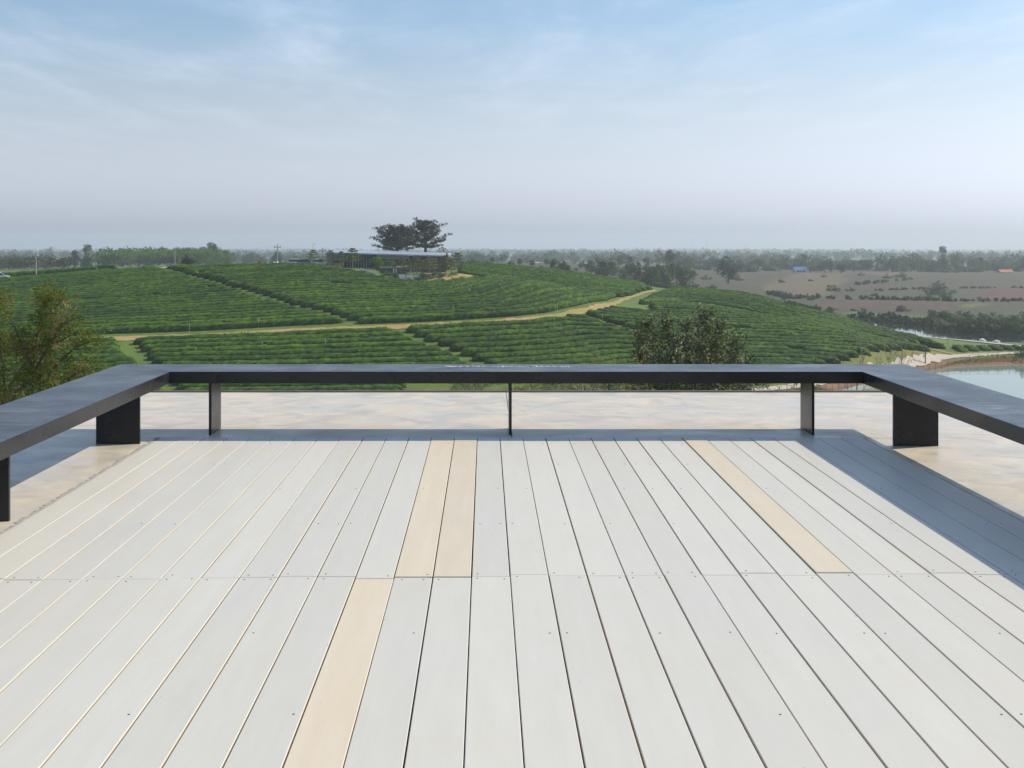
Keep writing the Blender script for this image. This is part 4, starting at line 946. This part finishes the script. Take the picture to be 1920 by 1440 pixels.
belt('bank_hedgerow', [(1480,579),(1540,586),(1620,592),(1700,600)], 120, .8, 2.0, 'leafy green bank along the narrow arm of the lake')
belt('bank_hedgerow', [(1620,604),(1680,606),(1740,607)], 70, .6, 1.6, 'low reeds at the end of the narrow lake arm', 'leaf_olive')
for i in range(30):
    px = 1742 + (i % 15)*13.5 + rp.uniform(-4, 4); row = i//15; place = ORD[i % 15] + ' bush from the left, ' + ('front row' if row == 0 else 'rear row'); place += ' on the far lake bank'; py = np.interp(px, [1740, 1800, 1930], [612, 621, 626]) - row*14 - rp.uniform(0, 6); b = hit(px, py)
    tree('bank_bush', 'bushy', ('leaf_far', 'leaf_far', 'leaf_olive')[i % 3], b, rp.uniform(2.4, 4.2), place, 'bush', 'bushes along the far lake bank', wide=rp.uniform(.8, 1.3), n=3, seed=340, sink=.3)
b = hit(1916, 668); tree('pond_bush', 'bushy', 'leaf_far', b, 1.9, 'dark bush beside the pond road at the right edge', 'bush', wide=.8, n=3, seed=340)
# distant ridges
def ridge_hill(name, px0, px1, Y, tops):
    pxs = np.linspace(px0, px1, 60); tp = np.interp(pxs, np.linspace(px0, px1, len(tops)), tops) + vnoise(pxs*.07, pxs*0, 8)*2 - 1; vs, fs = [], []
    for i, (p, t_) in enumerate(zip(pxs, tp)):
        a = at(p, t_, Y); z0 = -200; vs += [(a[0], Y - 700, z0), (a[0], Y - 300, (a[2]+z0)/2 + 15), (a[0], Y, a[2]), (a[0], Y + 600, z0)]
        if i: b_ = 4*(i-1); fs += [(b_+q, b_+4+q, b_+5+q, b_+1+q) for q in range(3)]
    o = MB().add(vs, fs).build(name, M['leaf_far'], smooth=True); o['kind'] = 'structure'
ridge_hill('hills', -300, 260, 8200, [476, 474, 471, 473, 472, 474, 478]); ridge_hill('hills', 420, 640, 8400, [476, 467, 463, 461, 464, 468, 476])

# ------------------------------------------------------------------ houses and masts on the plain
M['blue_roof'] = plain('blue_roof', (.10, .17, .42), .5, .1, 1); M['red_roof'] = plain('orange_roof', (.50, .17, .09), .7, .15, 1); M['wall_w'] = plain('house_wall', (.6, .57, .52), .8, .1, 1); M['tin'] = plain('tin_roof', (.55, .56, .57), .5, .1, 1)
def house(px, py, Y, wm, dm, hw, hr, roofm, lab, rz=0.0):
    b = on_ground(px, Y); zt = at(px, py, Y)[2]; b[2] = zt - hw - hr; e = empty('house', b, rz, lab, 'house')
    MB().box(-wm/2, wm/2, 0, dm, -4, hw).build('wall', M['wall_w'], e)
    o = .4; MB().add([(-wm/2-o,-o,hw),(wm/2+o,-o,hw),(wm/2+o,dm+o,hw),(-wm/2-o,dm+o,hw),(-wm/2-o,dm/2,hw+hr),(wm/2+o,dm/2,hw+hr)], [(0,1,5,4),(2,3,4,5),(1,2,5),(3,0,4),(3,2,1,0)]).build('roof', M[roofm], e)
    for i in (-1, 1): MB().box(i*wm*.25-.5, i*wm*.25+.5, -.05, .02, hw*.3, hw*.8).build('window', M['glass'], e)
    MB().box(-.5, .5, -.06, .02, -.2, hw*.75).build('door', M['post'], e); return e
house(1165, 514.5, 455, 5.0, 6, 1.3, 1.5, 'blue_roof', 'blue roofed house beyond the far tea ridge'); house(1502, 500.5, 615, 6.0, 6, 1.6, 1.7, 'blue_roof', 'blue roofed house in the treeline left of the round tree')
house(1889, 505.5, 612, 6.2, 6, 1.5, 1.4, 'red_roof', 'house with a long orange red roof at the right'); house(1004, 491.5, 700, 4, 5, 1.4, .9, 'tin', 'pale tin roofed house over the far ridge on the left')
house(1418, 498, 690, 6, 5, 1.6, 1.0, 'tin', 'pale house half hidden right of the dense round tree'); house(1440, 500, 660, 9, 5, 1.4, .9, 'tin', 'long low pale house in the treeline beyond the field')
e = empty('temple_hall', at(1325, 489, 880), 0.35, 'white and red temple roof rising out of the trees', 'temple')
MB().box(-3, 3, 0, 8, -6, 1.2).build('wall', M['wall_w'], e)
for k, (w_, z0, hh) in enumerate(((4.0, 1.0, 2.4), (2.8, 2.6, 2.6))):
    r_ = MB().add([(-w_,-.3-k*.1,z0),(w_,-.3-k*.1,z0),(w_,8.3,z0),(-w_,8.3,z0),(0,-.3-k*.1,z0+hh),(0,8.3,z0+hh)], [(0,4,5,3),(1,2,5,4),(2,3,5),(0,1,4)]).build('roof', M['red_roof'], e)
    MB().add([(-w_*.8,-.5-k*.1,z0+.1),(w_*.8,-.5-k*.1,z0+.1),(0,-.5-k*.1,z0+hh*.95)], [(0,1,2)]).build('gable', M['white'], e)
MB().tube([(0, 0, 5.1), (0, -.5, 6.3)], [.12, .03], 5).build('finial', M['white'], e)
for px, top, Y, lab in ((1297,457,3600,'leftmost thin lattice mast on the horizon'), (1325,453,3400,'tallest lattice mast on the horizon above the temple'), (1397,458,3500,'rightmost thin lattice mast on the horizon')):
    b, h = h_to(px, top, Y); e = empty('lattice_mast', b, 0, lab, 'mast'); m = MB(); g_n = 9
    for sx in (-1, 1):
        for sy in (-1, 1): m.tube([(sx*1.8, sy*1.8, -3), (sx*.4, sy*.4, h)], [.22, .12], 4)
    for i in range(g_n):
        f0, f1 = i/g_n, (i+1)/g_n; r0, r1 = 1.8 - 1.4*f0, 1.8 - 1.4*f1
        for a, c in (((-1,-1),(1,-1)), ((1,-1),(1,1)), ((1,1),(-1,1)), ((-1,1),(-1,-1))): m.tube([(a[0]*r0, a[1]*r0, h*f0), (c[0]*r1, c[1]*r1, h*f1)], .09, 3)
    m.build('lattice', M['pole'], e); MB().tube([(0, 0, h), (0, 0, h+4)], .1, 4).build('antenna', M['sign_red'], e)

# ------------------------------------------------------------------ by the pond
fe = empty('pond_fence', (0, 0, 0), 0, 'low rail fence of thin posts between the pond road and the pond', 'fence')
c = pond_road; tg = np.gradient(c, axis=0); tg /= np.hypot(*tg.T)[:, None]; fl = c + np.stack([tg[:, 1], -tg[:, 0]], 1)*2.1
s = np.concatenate([[0], np.cumsum(np.hypot(*np.diff(fl, axis=0).T))]); u = np.arange(4, s[-1]-1, 1.9); fx, fy = np.interp(u, s, fl[:, 0]), np.interp(u, s, fl[:, 1]); fzz = gz(fx, fy)
post_me = MB().tube([(0, 0, -.3), (0, 0, .85)], .032, 6).mesh('post', M['post'])
for x, y, z in zip(fx, fy, fzz): obj('post', post_me, fe, (x, y, z))
for hh in (.48, .85): MB().tube([(x, y, z+hh) for x, y, z in zip(fx, fy, fzz)], .022, 4).build('rail', M['post'], fe)
b = hit(1735, 683); e = empty('garden_lamp', b, 0, 'dark garden lamp post with a small pale panel beside the pond fence', 'lamp post')
MB().tube([(0, 0, -.2), (0, 0, 2.0)], [.09, .06], 8).build('shaft', M['clad'], e); MB().lathe([(.1, 2.0), (.2, 2.1), (.2, 2.4), (.05, 2.55)], 8).build('lamp_head', M['clad'], e); MB().box(-.3, -.08, -.04, .04, .9, 1.3).build('panel', M['white'], e)
for i, (px, py) in enumerate(((1790, 634), (1842, 639), (1868, 642))):
    b = hit(px, py + 1.5); rg = np.random.default_rng(i); n = 9; vs = [(0, 0, .6)] + [((.9 if i else .5)*math.cos(a)*rg.uniform(.7, 1.2), .5*math.sin(a), -.1) for a in np.linspace(0, 6.283, n, endpoint=False)] + [((.6 if i else .3)*math.cos(a), .35*math.sin(a), .36*rg.uniform(.7, 1.2)) for a in np.linspace(0, 6.283, n, endpoint=False)]
    fs = [(1+k, 1+(k+1) % n, 1+n+(k+1) % n, 1+n+k) for k in range(n)] + [(0, 1+n+k, 1+n+(k+1) % n) for k in range(n)]
    tag(MB().add(vs, fs).build('white_heap', M['white'], None, loc=b), ['leftmost and smallest white heap at the lake edge', 'middle white heap at the lake edge', 'rightmost white heap at the lake edge'][i], 'heap', 'white heaps at the lake edge')
# thin white irrigation stakes in the tea
st_me = MB().tube([(0, 0, -.2), (0, 0, 1.3)], .016, 5).mesh('irrigation_stake', M['white'])
for i, (px, py) in enumerate(sorted(((485,615),(230,560),(122,552),(318,560),(610,655),(690,590),(770,560),(355,625),(850,590),(368,672),(1045,585),(560,540),(1060,566),(492,660),(930,640),(1130,606),(620,535),(880,555),(975,575),(1010,650)))):
    b = hit(px, py); tag(obj('irrigation_stake', st_me, None, b), ORD[i] + ' thin white irrigation stake from the left in the tea rows', 'stake', 'irrigation stakes in the tea')

# ------------------------------------------------------------------ near trees and shrubs
def limb_tree(name, Y, limbs, mat, bark, lab, cat, seed, twigs, twl, leaf, aspect, brown, per, droop=0.0, rad=.06, root=None, group=None, feather=False):
    """a tree from its main limbs (points given in view coordinates, real depth Y plus a per-limb offset)"""
    rg = np.random.default_rng(seed); base = root; r = empty(name, base, 0, lab, cat, group); tr = MB(); Cs, Ds, Bs = [], [], []
    for dep, pts in limbs:
        P_ = [at(px, py, Y + dep*min(1, i/2 + .3)) - base for i, (px, py) in enumerate(pts)]; n = len(P_); tr.tube(P_, [rad*(1 - .85*i/(n-1)) for i in range(n)], 5, cap=False)
        seg = np.array([np.linalg.norm(P_[i+1]-P_[i]) for i in range(n-1)]); cum = np.concatenate([[0], np.cumsum(seg)]); L = cum[-1]
        for k in range(int(twigs*L)):
            u = L*(1 - rg.random()**1.3*.8); i = min(np.searchsorted(cum, u, side='right')-1, n-2); p = P_[i] + (P_[i+1]-P_[i])*((u-cum[i])/seg[i]); ax = (P_[i+1]-P_[i])/seg[i]
            d = rg.normal(size=3)*np.array([1, 1, .75]) + ax*.6 + (0, 0, .2); d /= np.linalg.norm(d); l = twl*rg.uniform(.4, 1.15); q = p + d*l; mid = p + d*l*.5 + rg.normal(0, l*.06, 3)
            tr.tube([p, mid, q], [rad*.16, rad*.11, rad*.05], 3, cap=False); bt = rg.random() < brown*.6
            for f in np.linspace(.25, 1.05, per):
                c_ = p + (mid-p)*2*f if f < .5 else mid + (q-mid)*(2*f-1)
                if feather:
                    for sgn in (-1, 1):
                        sd = np.cross(d, rg.normal(size=3)); sd /= np.linalg.norm(sd); 
                        for g in (.25, .5, .75, 1.0): Cs.append(c_ + sd*leaf*2.2*g*sgn); Ds.append(d*1.0 + sd*sgn*.6); Bs.append(bt)
                else: Cs.append(c_ + rg.normal(0, leaf*.5, 3)); Ds.append(d*.5); Bs.append(bt)
    C = np.array(Cs); Q = leaves(C, leaf, rg, np.array(Ds)*1.2, aspect, droop); tn = np.clip(rg.beta(1.6, 1.6, len(C))*.84, 0, .84); bm = np.array(Bs) | (rg.random(len(C)) < brown*.35); tn[bm] = rg.uniform(.88, 1, bm.sum())
    tr.build('trunk', M[bark], r); obj('crown', qmesh('crown', Q, M[mat], tn), r); return r
Yt = 27.0; xr = (40-CX)*Yt/F; root = np.array([xr, Yt, float(gz(xr, Yt)) - .1])
def gpix(p, Y): return (CX + p[0]*F/Y, CY + (H - p[2])*F/Y)
g0 = gpix(root, Yt)
L_ = [(0, [g0, (50, 900), (60, 760), (64, 660), (73, 605), (92, 552)]), (.4, [g0, (30, 880), (12, 760), (4, 680), (-4, 600), (-8, 556)]), (-.5, [(62, 700), (90, 650), (118, 606), (156, 592)]), (.3, [(60, 760), (100, 690), (140, 652), (186, 634)]),
      (.5, [(60, 770), (110, 725), (150, 695), (196, 690)]), (-.4, [(62, 690), (40, 640), (28, 612), (20, 600)]), (.6, [(8, 740), (40, 690), (60, 668), (100, 655)]), (-.6, [(55, 820), (100, 770), (150, 730), (200, 716)]), (.2, [(70, 625), (95, 590), (112, 568), (118, 560)]),
      (.6, [(12, 760), (-30, 700), (-50, 640)]), (-.3, [(10, 780), (30, 735), (55, 715), (80, 700)]), (.8, [(12, 800), (-20, 760), (-60, 720)]), (-.8, [(50, 880), (20, 790), (0, 740), (-6, 700)]), (.9, [(60, 790), (85, 740), (120, 712), (140, 705)]), (-.2, [(66, 650), (110, 640), (140, 625)])]
limb_tree('feathery_tree', Yt, L_, 'leaf_feather', 'bark', 'feathery yellow green tree with rusty brown tips behind the left bench', 'tree', 61, 16, .44, .08, .34, .12, 5, .1, .04, root, feather=True)
Yb = 44.0; xr = (1295-CX)*Yb/F; root = np.array([xr, Yb, float(gz(xr, Yb)) - .1]); g0 = gpix(root, Yb)
L_ = []
for dep, tx, ty in ((0, 1218, 592), (.8, 1250, 584), (-.6, 1200, 622), (.5, 1287, 598), (-.5, 1322, 577), (.9, 1350, 592), (-.9, 1378, 630), (.3, 1403, 668), (1.2, 1208, 660), (-1.1, 1265, 620), (.2, 1340, 630), (1.0, 1310, 640), (-1.3, 1240, 650), (1.4, 1395, 700), (-.2, 1192, 690), (.7, 1372, 660), (0, 1230, 700), (-1, 1330, 690)):
    mx = 1295 + (tx-1295)*.62; ty += 14; L_.append((dep, [g0, (1295 + (tx-1295)*.3, g0[1]*.6 + 700*.4), (mx, ty + 130 if ty < 640 else ty + 70), (tx*.9 + mx*.1, ty + 45), (tx, ty)]))
limb_tree('leafy_bush', Yb, L_, 'leaf_bush', 'bark_pale', 'large olive leafy bush with pale dry leaves behind the bench right of centre', 'bush', 62, 27.0, .50, .12, .6, .12, 8, .25, .035, root)
def small_shrub(px, top, Y, wpx, mat, brown, lab, seed, nst=7, leaf=.09, tw=8):
    xr = (px-CX)*Y/F; root = np.array([xr, Y, float(gz(xr, Y)) - .1]); g = gpix(root, Y); rg = random.Random(seed); L = []
    for i in range(nst):
        tx = px + wpx*(i/(nst-1) - .5) + rg.uniform(-6, 6); ty = top + rg.uniform(0, 26) + abs(i/(nst-1) - .5)*30; L.append((rg.uniform(-.8, .8), [g, (px*.5 + tx*.5, g[1]*.4 + ty*.6), (tx, ty)]))
    limb_tree('shrub', Y, L, mat, 'bark_pale', lab, 'shrub', seed, tw, .38, leaf, .5, brown, 5, .1, .025, root)
small_shrub(1115, 655, 41, 40, 'leaf_feather', .35, 'thin yellowish shrub left of the large leafy bush', 71, 5, .07, 5); small_shrub(1165, 662, 42, 60, 'leaf_feather', .45, 'rusty brown shrub touching the left of the leafy bush', 72, 7, .08)
small_shrub(1048, 668, 43, 30, 'leaf_feather', .3, 'sparse pale shrub farther left of the leafy bush', 73, 4, .06, 3)
for i, (px, top, w_, lab) in enumerate(((1000,716,90,'olive shrub seen under the bench right of its centre leg'), (1085,712,100,'brownish shrub seen under the bench below the thin shrubs'), (1180,714,90,'tangled shrub seen under the bench left of the bush stems'), (1420,708,80,'green shrub seen under the bench right of the bush stems'), (1480,716,60,'grassy shrub seen under the bench beside the right front leg'))):
    small_shrub(px, top, 39 + i*.7, w_, 'leaf_bush' if i % 2 else 'leaf_feather', .3, lab, 80+i, 8, .085, 8)
for px, top, Y, lab in ((1612,618,72,'leafless young tree before the lower tea slope'), (1690,600,120,'thin bare tree on the tea spur near the lake'), (1660,612,130,'smallest bare tree on the tea spur'), (1776,622,185,'bare brown sapling by the lake road')):
    b, h = h_to(px, top, Y); tree('bare_tree', 'bare', 'leaf_bare', b, h/.85, lab, wide=.5 if Y < 100 else .7, n=3, bark='bark_pale', seed=500)
# rough grass on the slope below the terrace and along pond and path
def grass(name, pts, size, lab):
    rg = np.random.default_rng(len(pts)); Q = leaves(pts, size, rg, np.array([0, 0, 1.6]), .22); o = obj(name, qmesh(name, Q, M['grass'], np.clip(rg.beta(2, 2, len(pts)), 0, 1))); tag(o, lab, 'grass', kind='stuff')
n_ = 52000; gxx = rng.uniform(-4, 68, n_); gyy = rng.uniform(100, 142, n_) + np.clip(gxx - 34, 0, 40)*.85; k = (vnoise(gxx*.5, gyy*.5, 77) > .35) & (sdist(pond_poly, gxx, gyy) > 1.0) & (polydist(pond_road, gxx, gyy) > 1.8); grass('rough_grass', np.stack([gxx[k], gyy[k], gz(gxx[k], gyy[k])], 1), .55, 'rough yellow green grass at the foot of the tea hill')
n_ = 9000; u = rng.random(n_); j = rng.integers(0, len(pond_road)-1, n_); q = pond_road[j] + (pond_road[j+1]-pond_road[j])*u[:, None]; q = q + np.stack([tg[j][:, 1], -tg[j][:, 0]], 1)*rng.uniform(1.7, 5.0, n_)[:, None]; k = sdist(pond_poly, q[:, 0], q[:, 1]) > .5; q = q[k]
grass('pond_grass', np.stack([q[:, 0], q[:, 1], gz(q[:, 0], q[:, 1])], 1), .4, 'grass verge between the pond fence and the water')

# ------------------------------------------------------------------ air
m = MB().box(-10500, 10500, -10500, 10500, -260, 32)
hz = m.build('haze', []); hz['kind'] = 'stuff'
t = bpy.data.materials.new('haze'); t.use_nodes = True; nn_ = t.node_tree.nodes; nn_.clear()
ho = nn_.new('ShaderNodeOutputMaterial'); hv = nn_.new('ShaderNodeVolumePrincipled'); hv.inputs['Density'].default_value = HAZE_DENSITY
hv.inputs['Color'].default_value = (.86, .935, 1.0, 1); hv.inputs['Anisotropy'].default_value = 0.25
t.node_tree.links.new(hv.outputs[0], ho.inputs['Volume']); hz.data.materials.append(t)
